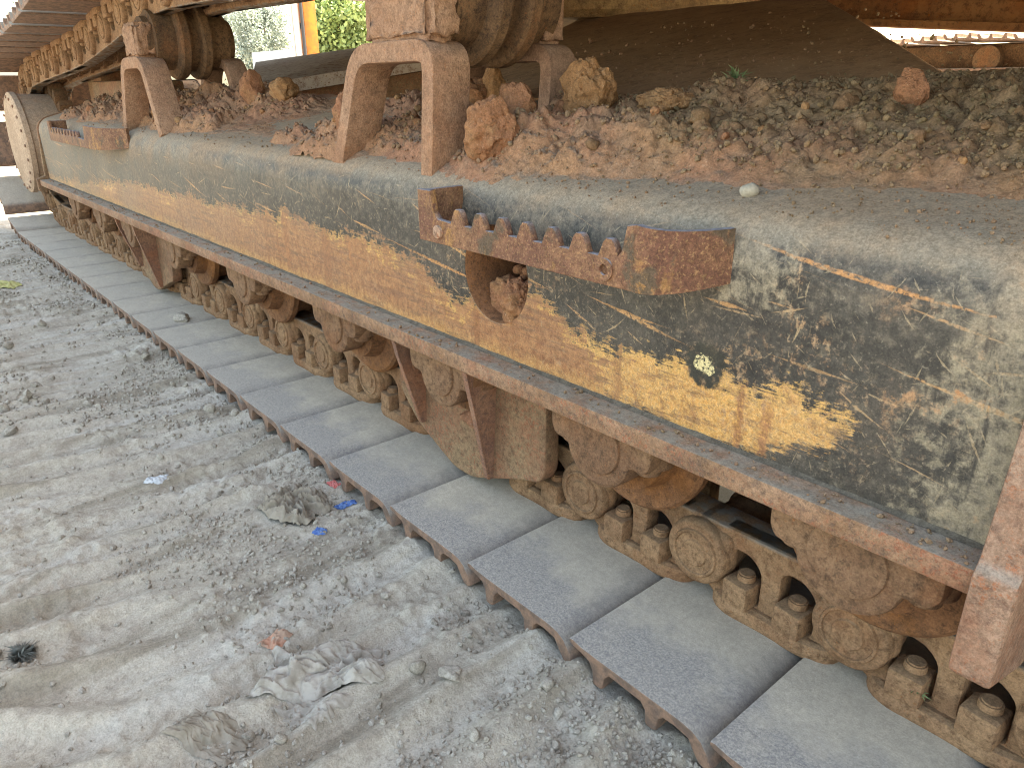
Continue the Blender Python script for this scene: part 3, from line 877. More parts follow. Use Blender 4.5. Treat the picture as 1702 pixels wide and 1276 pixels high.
# ---------------- gusset plate at the right end
gus = plate_mesh(round_poly([(.618, .186), (.618, .288), (.628, .296), (.655, .46), (.75, .53), (.98, .53), (.98, .150), (.72, .150)], [.008, .006, .006, .01, .02, .01, .01, .01]), (), .034, .004)
gus.transform(Matrix.Rotation(PI / 2, 4, 'Z'))
part("track_guide_plate", MB().mesh(gus, T(-.127, 0, 0)).build("track_guide_plate"), M['gusset'])
part("side_bracket", MB().box(-.109, -.02, .735, .76, .16, .25, .006).box(-.109, .02, .70, .76, .30, .46, .006).build("side_bracket"), M['gusset'])

# ---------------- track rollers
RX = [-.258, -.598, -.955, -1.32, -1.79, -2.31, -2.74, -3.12, -3.51]
RZ = .220
def roller_parts():
    # collar: bearing housing with two bolt lugs
    o = [(-.088, .0365), (-.088, .004), (-.080, -.010), (-.055, -.012)] + arc(0, 0, .058, 205, 335, 15) + [(.055, -.012), (.080, -.012), (.090, .002), (.090, .0365)]
    mb = MB().mesh(plate_mesh(round_poly(o, .006, 3), (), .045, .006), T(0, -.198 + .0225, 0))
    for sx in (-.066, .066):
        b = bmesh.new()
        bmesh.ops.create_cone(b, cap_ends=True, segments=22, radius1=.027, radius2=.030, depth=.045)
        mb.bm(b, T(sx, -.162, .0135))
    collar = mb.build("bearing_collar", 40)
    cap = MB().lathe([(0, .0415), (-.0035, .0405), (-.0045, .038), (-.0035, .012), (-.0025, .010), (-.0025, .0001)], 40, T(0, -.198, 0.004)).build("end_cap", 30)
    bolts = MB().lathe([(0, .017), (.011, .017), (.013, .015), (.013, .0001)][::-1], 16, T(0, -.170, -.008) @ Matrix.Rotation(-PI / 2, 4, 'X')).build("bolt_head", 40)
    drum = MB().lathe([(-.150, .05), (-.150, .075), (-.122, .082), (-.120, .113), (-.115, .118), (-.102, .118), (-.094, .112), (-.092, .099), (-.040, .097), (-.034, .085),
                       (.034, .085), (.040, .097), (.092, .099), (.094, .112), (.102, .118), (.115, .118), (.120, .113), (.122, .082), (.150, .075), (.150, .05)], 56).build("roller_drum", 30)
    return collar, cap, bolts, drum
rc, rcap, rbolt, rdrum = roller_parts()
for x in RX:
    r = part("track_roller", rdrum, M['roller_rim'], None, (x, YC, RZ))
    part("bearing_collar", rc, M['roller'], r)
    part("end_cap", rcap, M['roller'], r)
    for sx in (-.066, .066): part("bolt_head", rbolt, M['roller'], r, (sx, 0, 0))

# ---------------- roller guards with two ribs
def guard_meshes():
    # outline relative to the guard's left top corner at x = 0
    o = [(0, .245), (0, .12), (.055, .065), (.17, .012), (.225, .012), (.355, .062), (.402, .075), (.414, .10), (.414, .245)]
    pl = MB().mesh(plate_mesh(round_poly(o, [.004, .02, .02, .02, .02, .02, .02, .012, .004], 4), (), .030, .004), T(0, .722, 0)).build("guard_plate", 35)
    ribs = []
    for (xt, xb, zb) in ((.085, .075, .075), (.288, .272, .035)):
        mb = MB()
        th = .012
        V = []
        for dx in (0, th):
            V += [(xt + dx, .642, .252), (xt + dx, .712, .252), (xb + dx, .712, zb), (xb + dx, .697, zb), (xt + .008 + dx, .645, .225)]
        F = [(0, 1, 2, 3, 4), (9, 8, 7, 6, 5)] + [(i, (i + 1) % 5, (i + 1) % 5 + 5, i + 5)[::-1] for i in range(5)]
        b = bmesh.new()
        vv = [b.verts.new(v) for v in V]
        for f in F: b.faces.new([vv[i] for i in f])
        bmesh.ops.recalc_face_normals(b, faces=b.faces[:])
        bmesh.ops.bevel(b, geom=b.edges[:], offset=.002, segments=1, affect='EDGES')
        mb.bm(b)
        ribs.append(mb.build("rib", 35))
    tp = MB().box(0, .414, .645, .715, .248, .257, .002).build("top_plate")
    return pl, ribs, tp
gpl, gribs, gtop = guard_meshes()
for gx0 in (-1.165, -2.93):
    g = part("track_guard", gpl, M['guard'], None, (gx0, 0, 0))
    for r_ in gribs: part("rib", r_, M['guard_edge'], g)
    part("top_plate", gtop, M['flange'], g)

# ---------------- chain links, pins, nuts, shoes
PITCH = .216
def link_mesh(side=1):
    """outer or inner link; x along the pitch from the pin in its raised end, z towards the inside of the loop"""
    s = side
    mb = MB()
    def win(cx_): return round_poly([(cx_ - .0235, .024), (cx_ + .0235, .024), (cx_ + .0235, .078), (cx_ + .004, .094), (cx_ - .016, .094), (cx_ - .0235, .086)], [.006, .006, .016, .012, .008, .006], 4)
    o = [(-.030, .100), (-.036, .072), (-.030, .045), (.012, .022), (.036, .002), (.060, -.001), (.165, -.001), (.188, .006), (.215, .030), (.246, .056), (.252, .076), (.244, .100), (.214, .116), (.195, .1215), (.022, .1215), (-.008, .116)]
    mb.mesh(plate_mesh(round_poly(o, .012, 3), [win(.068), win(.143)], .030, .004), T(0, -.078, 0))
    # raised boss at the left, set-back boss at the right
    mb.lathe([(-.109, .042), (-.106, .046), (-.098, .048), (-.06, .046)], 36, T(0, 0, .070))
    mb.lathe([(-.072, .044), (-.030, .042)], 30, T(PITCH, 0, .070))
    # neck of the boss running into the rail
    mb.box(-.012, .050, -.102, -.070, .050, .112, .014, 3)
    # rail and foot
    mb.box(-.01, .225, -.092, -.042, .104, .1215, .004)
    foot = round_poly([(.022, -.096), (.050, -.110), (.110, -.107), (.165, -.110), (.200, -.096), (.21, -.03), (.02, -.03)], .02, 4)
    f2 = plate_mesh(foot, (), .026, .009); f2.transform(ROT_CURVE.inverted())
    mb.mesh(f2, T(0, 0, .0095))
    me = mb.build("track_link", 40)
    if s < 0:
        me.transform(Matrix.Scale(-1, 4, Vector((0, 1, 0)))); me.flip_normals()
    return me
lk_out, lk_in = link_mesh(1), link_mesh(-1)
pin_me = MB().lathe([(-.112, .0001), (-.112, .018), (-.1095, .020), (-.1095, .030), (-.112, .031), (-.112, .034), (-.108, .036), (.108, .036), (.112, .034)], 32, T(0, 0, .070)).build("track_pin", 30)
def nut_mesh():
    mb = MB().box(-.0195, .0195, -.0195, .0195, 0, .036, .004)
    b = bmesh.new(); bmesh.ops.create_cone(b, cap_ends=True, segments=16, radius1=.0125, radius2=.0115, depth=.012)
    bmesh.ops.bevel(b, geom=[e for e in b.edges if e.calc_face_angle(0) > 1], offset=.002, segments=2, affect='EDGES')
    mb.bm(b, T(.002, .002, .041))
    return mb.build("nut", 40)
nut_me = nut_mesh()
def shoe_mesh():
    """triple-grouser shoe: leading lip that laps over the curled end of the shoe before it"""
    top = [(-.047, .0022), (-.041, .0034), (-.026, .0006), (0, 0), (.130, 0), (.146, -.0025), (.158, -.009), (.168, -.022), (.174, -.037)]
    bot = [(.168, -.0415), (.158, -.040), (.150, -.030), (.141, -.0165), (.122, -.0135),
           (.106, -.0145), (.0995, -.022), (.097, -.040), (.092, -.0425), (.084, -.0425), (.081, -.040), (.079, -.022), (.072, -.0145),
           (.022, -.013), (.015, -.022), (.012, -.040), (.008, -.0425), (-.001, -.0425), (-.004, -.040), (-.006, -.022), (-.013, -.012), (-.028, -.008), (-.044, -.0055), (-.0475, -.002)]
    me = plate_mesh(top + bot, (), .600, .002)
    return smooth(me, 40)
shoe_me = shoe_mesh()

def loop_pins():
    pins = [(-.276 - PITCH * k, .070) for k in range(-2, 20)]       # flat bottom run, going to the far end
    dense = []
    sc, sr = (-4.47, .395), .325
    for a in np.linspace(270, 92, 80): dense.append((sc[0] + sr * math.cos(math.radians(a)), sc[1] + sr * math.sin(math.radians(a))))
    top = [(-4.42, .722), (-4.1, .748), (-3.75, .768), (-3.39, .792), (-2.99, .842), (-2.78, .874), (-2.5, .908), (-2.3, .914), (-1.8, .903), (-1.4, .908), (-1.07, .916), (-.6, .905), (0, .86), (.40, .735)]
    tx, tz = zip(*top)
    for x in np.linspace(-4.42, .40, 500):
        dense.append((x, float(np.interp(x, tx, tz))))
    ic, ir = (.45, .395), .325
    for a in np.linspace(92, -88, 60): dense.append((ic[0] + ir * math.cos(math.radians(a)), ic[1] + ir * math.sin(math.radians(a))))
    dense = np.array(dense)
    k = 9
    sm = np.copy(dense)
    for c_ in range(2):
        pad = np.pad(dense[:, c_], k, mode='edge')
        sm[:, c_] = np.convolve(pad, np.ones(2 * k + 1) / (2 * k + 1), 'valid')
    cur = np.array(pins[-1]); j = 0
    out = list(pins)
    while True:
        while j < len(sm) and np.hypot(*(sm[j] - cur)) < PITCH - 1e-4 or (j < len(sm) and j < 6): j += 1
        if j >= len(sm): break
        d = sm[j] - cur; cur = cur + d / np.linalg.norm(d) * PITCH
        out.append(tuple(cur))
        if len(out) > 70: break
    return out
pins = loop_pins()
def place_segment(p0, p1, yc, full=True):
    """p0 is the pin towards +x on the bottom run, p1 the next one towards -x"""
    u = Vector((p0[0] - p1[0], 0, p0[1] - p1[1])).normalized()
    th = math.atan2(-u.z, u.x)
    n = Vector((math.sin(th), 0, math.cos(th)))
    base = Vector((p1[0], yc, p1[1])) - n * .070
    rot = (0, th, 0)
    part("track_shoe", shoe_me, M['shoe'] if full else M['topshoe'], None, base, rot)
    l1 = part("track_link", lk_out, M['link'], None, base, rot)
    part("track_pin", pin_me, M['link'], l1)
    for xn in (.068, .143):
        q = random.uniform(-.12, .12)
        part("nut", nut_me, M['link'], l1, (xn + random.uniform(-.002, .002), -.091, .020), (0, 0, q))
    part("track_link", lk_in, M['link'], None, base, rot)
for i in range(len(pins) - 1):
    on_top = pins[i + 1][1] > .3
    place_segment(pins[i], pins[i + 1], YC, not on_top)

# ---------------- carrier rollers and their arched brackets
CR = [(-2.49, .790), (-1.07, .795)]
def arch_mesh(pts_out, th, y0, y1, r=.055):
    """bent flat bar: polyline through its outer face in (x, z), open at the feet"""
    rounded = []
    k = len(pts_out)
    for i, p_ in enumerate(pts_out):
        if i in (0, k - 1): rounded.append(p_); continue
        a, b, c_ = Vector(pts_out[i - 1]), Vector(p_), Vector(pts_out[i + 1])
        d0, d1 = (a - b).normalized() * r, (c_ - b).normalized() * r
        for j in range(8):
            t = j / 7
            rounded.append(tuple((1 - t) ** 2 * (b + d0) + 2 * t * (1 - t) * b + t * t * (b + d1)))
    P_ = [Vector(p_) for p_ in rounded]
    inn = []
    for i in range(len(P_)):
        t = (P_[min(i + 1, len(P_) - 1)] - P_[max(i - 1, 0)]).normalized()
        inn.append(P_[i] + Vector((t.y, -t.x)) * th)
    out = [tuple(p_) for p_ in P_] + [tuple(p_) for p_ in inn[::-1]]
    return MB().mesh(plate_mesh(out, (), y1 - y0, .002), T(0, (y0 + y1) / 2, 0)).build("bracket", 38)
A1 = [(-1.325, .52), (-1.225, .728), (-.978, .728), (-1.0, .52)]
A2 = [(-2.70, .54), (-2.60, .745), (-2.40, .745), (-2.32, .54)]
def carrier_mesh():
    return MB().lathe([(-.125, .045), (-.125, .062), (-.108, .064), (-.106, .080), (-.050, .080), (-.046, .102), (-.040, .106), (-.022, .106), (-.016, .102), (-.012, .082),
                       (.012, .082), (.016, .102), (.022, .106), (.040, .106), (.046, .102), (.050, .080), (.106, .080), (.108, .064), (.125, .062), (.125, .045)], 52).build("carrier_roller", 30)
car_me = carrier_mesh()
def lumpy(me, amp, freq, seed):
    v = np.empty(len(me.vertices) * 3); me.vertices.foreach_get("co", v); v = v.reshape(-1, 3)
    nn = np.empty(len(me.vertices) * 3); me.vertices.foreach_get("normal", nn); nn = nn.reshape(-1, 3)
    d = amp * (fbm(v[:, 0] * freq + seed, v[:, 1] * freq, v[:, 2] * freq, 4, gain=.6))
    v = v + nn * d[:, None]
    me.vertices.foreach_set("co", v.ravel()); me.update()
    return me
def mud_block(x0, x1, y0, y1, z0, z1, seed, amp=.006):
    b = bmesh.new(); bmesh.ops.create_cube(b, size=1)
    bmesh.ops.bevel(b, geom=b.edges[:], offset=.09, segments=2, affect='EDGES')
    bmesh.ops.subdivide_edges(b, edges=b.edges[:], cuts=9, use_grid_fill=True)
    for v in b.verts: v.co = Vector(((x0 + x1) / 2 + v.co.x * (x1 - x0), (y0 + y1) / 2 + v.co.y * (y1 - y0), (z0 + z1) / 2 + v.co.z * (z1 - z0)))
    bmesh.ops.triangulate(b, faces=b.faces[:])
    me = bpy.data.meshes.new("mud"); b.to_mesh(me); b.free()
    return smooth(lumpy(me, amp, 42, seed), None)
for (cx_, cz_), A in zip(CR, (A2, A1)):
    r = part("carrier_roller", car_me, M['carrier'], None, (cx_, YC, cz_))
    sh = MB().lathe([(-.150, .034), (.120, .034)], 24).build("axle")
    part("axle", sh, M['mudplain'], r)
    fr = part("roller_bracket", arch_mesh(A, .031, .690, .760), M['mudded'])
    bk = part("roller_bracket", arch_mesh(A, .028, .930, .990), M['mudplain'])
    zt = A[1][1]
    w0, w1 = (A[1][0] + .045, A[2][0] - .01) if cx_ > -2 else (A[1][0] + .05, A[2][0] - .03)
    part("axle_block", mud_block(w0, w1, .695, .748, zt - .004, cz_ + .045, 3.1 + cx_, .006), M['mudded'], fr)
    part("axle_block", mud_block(w0 + .02, w1 - .02, .935, .985, zt - .004, cz_ + .035, 7.1 + cx_, .003), M['mudplain'], bk)

# ---------------- travel drive: hub cover, sprocket
hubx, hubz = -4.47, .415
hub = part("final_drive", MB().lathe([(.648, .0001), (.648, .205), (.651, .222), (.658, .2335), (.680, .2345), (.682, .226), (.80, .222), (.90, .22)], 72, T(hubx, 0, hubz)).build("final_drive", 30), M['cover'])
for i in range(20):
    a = 2 * PI * i / 20
    part("bolt_head", MB().lathe([(.6485, .007), (.6455, .007), (.6445, .006), (.6415, .0001)], 8, T(hubx + .212 * math.cos(a), 0, hubz + .212 * math.sin(a))).build("bolt_head"), M['mudplain'], hub)
tp = []
for i in range(42):
    a = 2 * PI * i / 42
    r_ = .300 if i % 2 else .245
    tp += [(r_ * math.cos(a - .045), r_ * math.sin(a - .045)), (r_ * math.cos(a + .045), r_ * math.sin(a + .045))]
part("sprocket", MB().mesh(plate_mesh(tp, (), .06, .004), T(-4.47, YC, .395)).build("sprocket"), M['carrier'])
part("idler", MB().lathe([(-.06, .10), (-.06, .25), (-.045, .255), (-.045, .272), (.045, .272), (.045, .255), (.06, .25), (.06, .10)], 60, T(.45, YC, .395)).build("idler"), M['roller_rim'])
# motor guard and hoses at the inner side of the far end
mb = MB().box(-3.9, -3.45, .90, 1.15, .58, .69, .01).box(-4.2, -3.95, .95, 1.15, .56, .75, .02)
part("motor_guard", mb.build("motor_guard"), M['guard'])

# ---------------- carbody: drum and legs
def leg_mesh(poly, zfun, drop, seed, amp=.003, n=60, r=.05):
    """leg with a crowned top sheet: poly = four corners (near-left, near-right, far-right, far-left)"""
    A_, B_, C_, D_ = [np.array(p_, float) for p_ in poly]
    s = np.linspace(0, 1, n); t = np.linspace(0, 1, n)
    S_, T_ = np.meshgrid(s, t)
    P_ = ((1 - S_) * (1 - T_))[..., None] * A_ + (S_ * (1 - T_))[..., None] * B_ + (S_ * T_)[..., None] * C_ + ((1 - S_) * T_)[..., None] * D_
    X, Y = P_[..., 0], P_[..., 1]
    Z = zfun(X, Y) + amp * fbm(X * 6, Y * 6, seed, 3)
    # rounded side edges
    w = np.linalg.norm(B_ - A_)
    for side in (S_, 1 - S_):
        d = side * w
        Z = Z - r * (1 - np.sqrt(np.clip(1 - (1 - np.clip(d / r, 0, 1)) ** 2, 0, 1)))
    # skirts
    X2 = np.concatenate([X[:, :1], X, X[:, -1:]], 1); Y2 = np.concatenate([Y[:, :1], Y, Y[:, -1:]], 1)
    Z2 = np.concatenate([Z[:, :1] - drop, Z, Z[:, -1:] - drop], 1)
    return grid_mesh(X2, Y2, Z2, "carbody_leg")
legB = leg_mesh([(-1.55, 1.035), (-.30, 1.035), (-.95, 1.75), (-1.75, 1.75)], lambda x, y: top_at(1.03) + .29 * (y - 1.03), .30, 2.0)
part("carbody_leg", legB, M['leg'], label="wide dust-covered leg behind the dirt heap")
# the other leg: a thick top plate over a web
mb = MB()
pa, pb, pc, pd = (-2.53, 1.05, .666), (-2.36, 1.62, .752), (-2.70, 1.75, .822), (-3.75, 1.60, .772)
th = .040
V = [pa, pb, pc, pd] + [(p_[0], p_[1], p_[2] - th) for p_ in (pa, pb, pc, pd)]
mb.add(V, [(0, 1, 2, 3), (7, 6, 5, 4), (0, 4, 5, 1), (1, 5, 6, 2), (2, 6, 7, 3), (3, 7, 4, 0)])
lg = part("carbody_leg", mb.build("leg_plate", 20), M['legdust'], label="leg plate streaked with dried mud")
mb = MB(); q = [(-2.57, 1.06), (-2.42, 1.66), (-2.75, 1.74), (-3.7, 1.6)]
V = [(a, b, .25) for a, b in q] + [(a, b, z - th) for (a, b), z in zip(q, (.664, .75, .82, .77))]
mb.add(V, [(0, 1, 5, 4), (1, 2, 6, 5), (2, 3, 7, 6), (3, 0, 4, 7)])
part("leg_web", mb.build("leg_web", 20), M['guard'], lg)
part("carbody_drum", MB().lathe([(0, .66), (.018, .68), (.16, .68), (.165, .72), (.25, .72)], 80, T(-2.1, 2.15, .838) @ Matrix.Rotation(PI / 2, 4, 'X')).build("carbody_drum", 30), M['drum'])

# ---------------- far side: sloping rusty beam, far frame, and the upper body above everything
bo = [(-2.9, .985), (-.30, .760), (-.30, 1.02), (-2.9, 1.24)]
mb = MB().mesh(plate_mesh(bo, (), .10, .006), T(0, 3.06, 0))
lip = [(-2.9, .985), (-.30, .760), (-.30, .785), (-2.9, 1.010)]
mb.mesh(plate_mesh(lip, (), .20, .004), T(0, 3.06, -.006))
lip2 = [(-2.9, 1.07), (-.30, .845), (-.30, .857), (-2.9, 1.082)]
mb.mesh(plate_mesh(lip2, (), .16, .004), T(0, 3.06, 0))
M['beam'] = crusty('beam_rust', srgb('#8a5c3e'), srgb('#553c2e'), srgb('#a3754e'), None, 0, scale=.5, speck=srgb('#a85f2c'), bump=.5)
part("side_beam", mb.build("side_beam"), M['beam'], label="rusty beam under the upper body on the far side")
part("track_frame", MB().box(-4.0, .2, 3.24, 3.63, .26, .55, .03).build("far_frame"), M['guard'], label="opposite track frame beyond the drum")
mb = MB().box(-4.4, 1.3, .72, 3.6, 1.13, 1.45, .04).box(-4.5, -1.2, .62, 3.68, 1.45, 2.9, .15, 3).box(-1.2, 1.3, 1.7, 3.68, 1.45, 2.4, .1, 3).box(-.9, 1.2, .62, 1.6, 1.45, 3.1, .08, 3)
part("upper_body", mb.build("upper_body"), M['house'])

# ================================================================== DIRT ON THE FRAME
def heap_field():
    xs = [-3.95]
    while xs[-1] < .24:
        x = xs[-1]; xs.append(x + .0034 * max(.85, math.hypot(x, .9)) / .9)
    xs = np.array(xs); ys = np.arange(.690, 1.30, .0033)
    X, Y = np.meshgrid(xs, ys)
    base = np.where(Y < 1.03, top_at(np.minimum(Y, 1.03)), top_at(1.03) + .29 * (Y - 1.03))
    # how thick the dirt lies
    rt = sstep(-1.03, -.85, X)
    ylo = .735 + .02 * fbm(X * 5, 1.2, .4, 3) + .012 * fbm(X * 24, 3.2, .4, 3) - .030 * sstep(-1.05, -.95, X) * (1 - sstep(-.72, -.5, X)) - .010 * sstep(-.9, -.6, X) + .05 * sstep(-.55, -.15, X)
    yhi = 1.19 + .05 * fbm(X * 4, 7.7, .1, 3) - .16 * (1 - sstep(-.95, -.7, X)) - .06 * sstep(-.33, -.2, X)
    back = 1 - sstep(-.20, .0, Y - yhi)
    thick_r = .022 * sstep(0, .12, Y - ylo) * back * rt
    lf = (1 - rt)
    blot = sstep(-.18, .35, fbm(X * 3.2 + 3, Y * 4 + 1, 3.3, 3))
    y2 = .705 + .018 * fbm(X * 6, 4.2, .4, 3)
    gap = 1 - sstep(-2.15, -1.95, X) * (1 - sstep(-1.62, -1.48, X)) * sstep(.76, .86, Y + .12 * (X + 1.8))
    thick_l = (.004 + .020 * blot) * sstep(0, .06, Y - y2) * (1 - sstep(.97, 1.03, Y)) * lf * gap * sstep(-3.93, -3.7, X)
    pile = .040 * np.exp(-((X + 1.40) / .10) ** 2 - ((Y - .76) / .06) ** 2) + .030 * np.exp(-((X + .90) / .09) ** 2 - ((Y - .76) / .05) ** 2)
    pile = pile + .035 * np.exp(-((X + 2.15) / .25) ** 2 - ((Y - .93) / .07) ** 2) + .04 * np.exp(-((X + 2.5) / .12) ** 2 - ((Y - .86) / .08) ** 2) + .03 * np.exp(-((X + 1.2) / .12) ** 2 - ((Y - .90) / .06) ** 2)
    pile = pile + .022 * np.exp(-((X + .76) / .13) ** 2 - ((Y - .80) / .05) ** 2) + .012 * np.exp(-((X + .62) / .10) ** 2 - ((Y - .95) / .06) ** 2)
    pile = pile + .03 * np.exp(-((X + 3.2) / .35) ** 2 - ((Y - .83) / .06) ** 2)
    Tk = thick_r + thick_l + pile
    lump = fbm(X * 8, Y * 8, 2.0, 3, gain=.5)
    red = 1 - sstep(-.80, -.55, X)
    cel = ridged(X * 17 + .5 * lump, Y * 17, 1.0, 2)
    crack = 1 - sstep(0, .10, np.abs(fbm(X * 13 + 2, Y * 13, 7.0, 3, gain=.55)))
    h = Tk * (1 + .5 * lump) + np.minimum(Tk * .35, .006 + .004 * red) * cel * .5 + np.minimum(Tk * .5, .0075) * fbm(X * 50, Y * 50, 4.0, 5, gain=.66)
    h = h - np.minimum(Tk * .4, .008) * crack * (.35 + .65 * red)
    # crumbs as half-round bumps of many sizes
    r_ = np.random.default_rng(5)
    bump = np.zeros_like(X)
    n = 26000
    bx = r_.uniform(-3.9, .2, n * 3); keepx = r_.random(n * 3) < np.clip(1.1 / np.maximum(-bx, .5), 0, 1); bx = bx[keepx][:n]
    by = r_.uniform(.70, 1.26, len(bx)); br = (.0035 + .011 * r_.random(len(bx)) ** 5) * (1 + .12 * np.clip(-bx, 0, 4))
    for x_, y_, rr in zip(bx, by, br):
        i0, i1 = np.searchsorted(xs, (x_ - rr, x_ + rr)); j0, j1 = np.searchsorted(ys, (y_ - rr, y_ + rr))
        if i1 - i0 < 2 or j1 - j0 < 2: continue
        if Tk[(j0 + j1) // 2, (i0 + i1) // 2] < .006 + .3 * rr: continue
        d2_ = ((X[j0:j1, i0:i1] - x_) ** 2 + (Y[j0:j1, i0:i1] - y_) ** 2) / rr ** 2
        bmp = rr * .9 * np.sqrt(np.clip(1 - d2_, 0, 1))
        bump[j0:j1, i0:i1] = np.maximum(bump[j0:j1, i0:i1], bmp)
    h = h + bump * .75 * (1 + .3 * fbm(X * 90, Y * 90, 2.0, 2))
    h = h - .0035
    hole = (X > -1.345 + .01 * np.sin(Y * 90)) & (X < -1.20) & (Y > .822 + .008 * np.sin(X * 60)) & (Y < .885 + .012 * np.sin(X * 40))
    h = np.where(hole, -.03, h)
    return X, Y, base, h
HXg, HYg, Hbase, Hh = heap_field()
hm = grid_mesh(HXg, HYg, Hbase + Hh, "dirt", keep=Hh > -.002)
hobj = link_obj("dirt", hm, M['heap']); tag(hobj, "loose reddish clay and crumbled dirt heaped on the track frame", "dirt", None, "stuff")
def heap_z(x, y):
    i = np.clip(np.searchsorted(HXg[0], x), 0, HXg.shape[1] - 1); j = np.clip(np.searchsorted(HYg[:, 0], y), 0, HYg.shape[0] - 1)
    return Hbase[j, i] + max(Hh[j, i], 0), Hh[j, i]

# loose crumbs on frame, bend, leg and bracket feet: too many to count
r_ = np.random.default_rng(21)
pos, siz = [], []
while len(pos) < 19000:
    x = -.12 - 3.6 * r_.random() ** 1.9; y = r_.uniform(.69, 1.28) if r_.random() < .97 else r_.uniform(1.2, 1.6)
    z, h = heap_z(x, y)
    if y > 1.28:
        if x > -.45 - (y - 1.28) or x < -1.5: continue
        z = float(top_at(1.03)) + .29 * (y - 1.03); h = .02
    pr = .95 if h > .010 else (.4 if h > .0 else (.42 if .70 < y < .78 else .14))
    if r_.random() > pr: continue
    s = (.0010 + .0036 * r_.random() ** 4.5) * (1.0 if h > .006 else .55) * (1 + .15 * -x)
    pos.append((x, y, z + s * .35)); siz.append(s)
for _ in range(420):
    x = -.15 - 3.7 * r_.random() ** 1.5; y = .633 + .03 * r_.random()
    s = .001 + .003 * r_.random() ** 3
    pos.append((x, y, .2845 + s * .4)); siz.append(s)
cm_ = scatter_mesh(np.array(pos), np.array(siz), .004, 16, 9)
co = link_obj("dirt_crumbs", smooth(cm_, 30), M['crumb']); tag(co, "fine clay crumbs scattered over the frame top", "dirt crumbs", None, "stuff")

# counted clods
def clod(name, label, loc, size, sub, seed, mat, group=None, squash=(1, 1, .85), rough=.3, cuts=6, fine=.10, crumb=.06, rotz=0.0, cat="dirt clod"):
    v, f = clod_verts(sub, seed, rough, cuts, fine, squash, crumb)
    c_, s_ = math.cos(rotz), math.sin(rotz)
    v = v @ np.array([[c_, s_, 0], [-s_, c_, 0], [0, 0, 1]])
    me = tri_mesh(v * size, f, name)
    o = link_obj(name, smooth(me, 50), mat, None, loc); tag(o, label, cat, group)
    return o
def on_heap(x, y, dz=0): return (x, y, float(heap_z(x, y)[0]) + dz)
clod("dirt_clod", "large orange clay clod standing beside the inner bracket of the nearer carrier roller", on_heap(-.86, .895, .028), .046, 5, 301, M['clod_orange'], squash=(.95, .8, 1.1), cuts=9, crumb=.12, fine=.14)
clod("dirt_clod", "lumpy pink-brown clod leaning on the right foot of the nearer arch bracket", on_heap(-.905, .735, .020), .044, 5, 302, M['clod'], squash=(1, .9, 1.1), crumb=.10)
clod("dirt_clod", "pointed tan clod behind the lumpy clod at the arch bracket foot", on_heap(-.93, .80, .02), .040, 4, 303, M['clod'], squash=(.9, .7, 1.2), cuts=10)
clod("dirt_clod", "round brown clod at the right edge of the heap", on_heap(-.222, .875, .018), .034, 5, 304, M['clod_grey'], crumb=.05)
clod("dirt_clod", "flat-faced pale clod standing in the middle of the heap", on_heap(-.405, .96, .012), .026, 4, 305, M['clod'], squash=(.9, .6, 1.1), cuts=11)
clod("dirt_clod", "wedge-shaped brown clod just behind the pale standing clod", on_heap(-.43, 1.0, .006), .020, 4, 306, M['clod_grey'], squash=(1.2, .8, .8), cuts=9)
clod("dirt_clod", "broad orange-brown clod lying low right of the large orange clod", on_heap(-.735, .92, .004), .032, 5, 307, M['clod_orange'], squash=(1.25, 1, .7), crumb=.12, fine=.14)
clod("dirt_clod", "dark reddish clod inside the nearer arch bracket", on_heap(-1.19, .925, .012), .045, 5, 308, M['clod'], squash=(1.3, .8, .8), cuts=9)
clod("dirt_clod", "yellowish upright slab of clay inside the nearer arch bracket", on_heap(-1.13, .93, .03), .042, 4, 309, M['clod_orange'], squash=(.8, .5, 1.3), cuts=11)
clod("dirt_clod", "tall ragged clod stuck to the left leg of the nearer arch bracket", on_heap(-1.345, .745, .025), .045, 5, 310, M['clod'], squash=(.75, .7, 1.35), crumb=.13)
clod("dirt_clod", "knobbly clay clump hanging out of the round hole in the frame", (HX + .028, .696, .368), .036, 5, 311, M['clod'], squash=(.95, .8, 1.0), crumb=.16, fine=.16)
clod("dirt_clod", "flattened clay lump filling the left of the round hole", (HX - .028, .715, .358), .040, 5, 312, M['clod'], squash=(1, .8, .9), crumb=.06)
clod("dirt_clod", "rounded orange clod at the foot of the farther inner bracket", on_heap(-2.02, .93, .015), .040, 4, 313, M['clod_orange'])
clod("dirt_clod", "upright reddish clod next to the rounded orange clod at the farther bracket", on_heap(-2.15, .90, .02), .045, 4, 314, M['clod'], squash=(.8, .7, 1.2), crumb=.1)
clod("dirt_clod", "dried mud lump on the bare track shoes near the farther guard", (-2.33, .66, .008), .024, 4, 315, M['stone'], squash=(1.2, 1, .6))
GRP = "loose clay clods on the track frame"
r_ = np.random.default_rng(77)
var = [smooth(tri_mesh(*[a for a in (lambda v, f: (v, f))(*clod_verts(3, 400 + i, .32, 7, .09, (1, .85, .75), .07))], "dirt_clod"), 50) for i in range(10)]
cnt = 0
spots = []
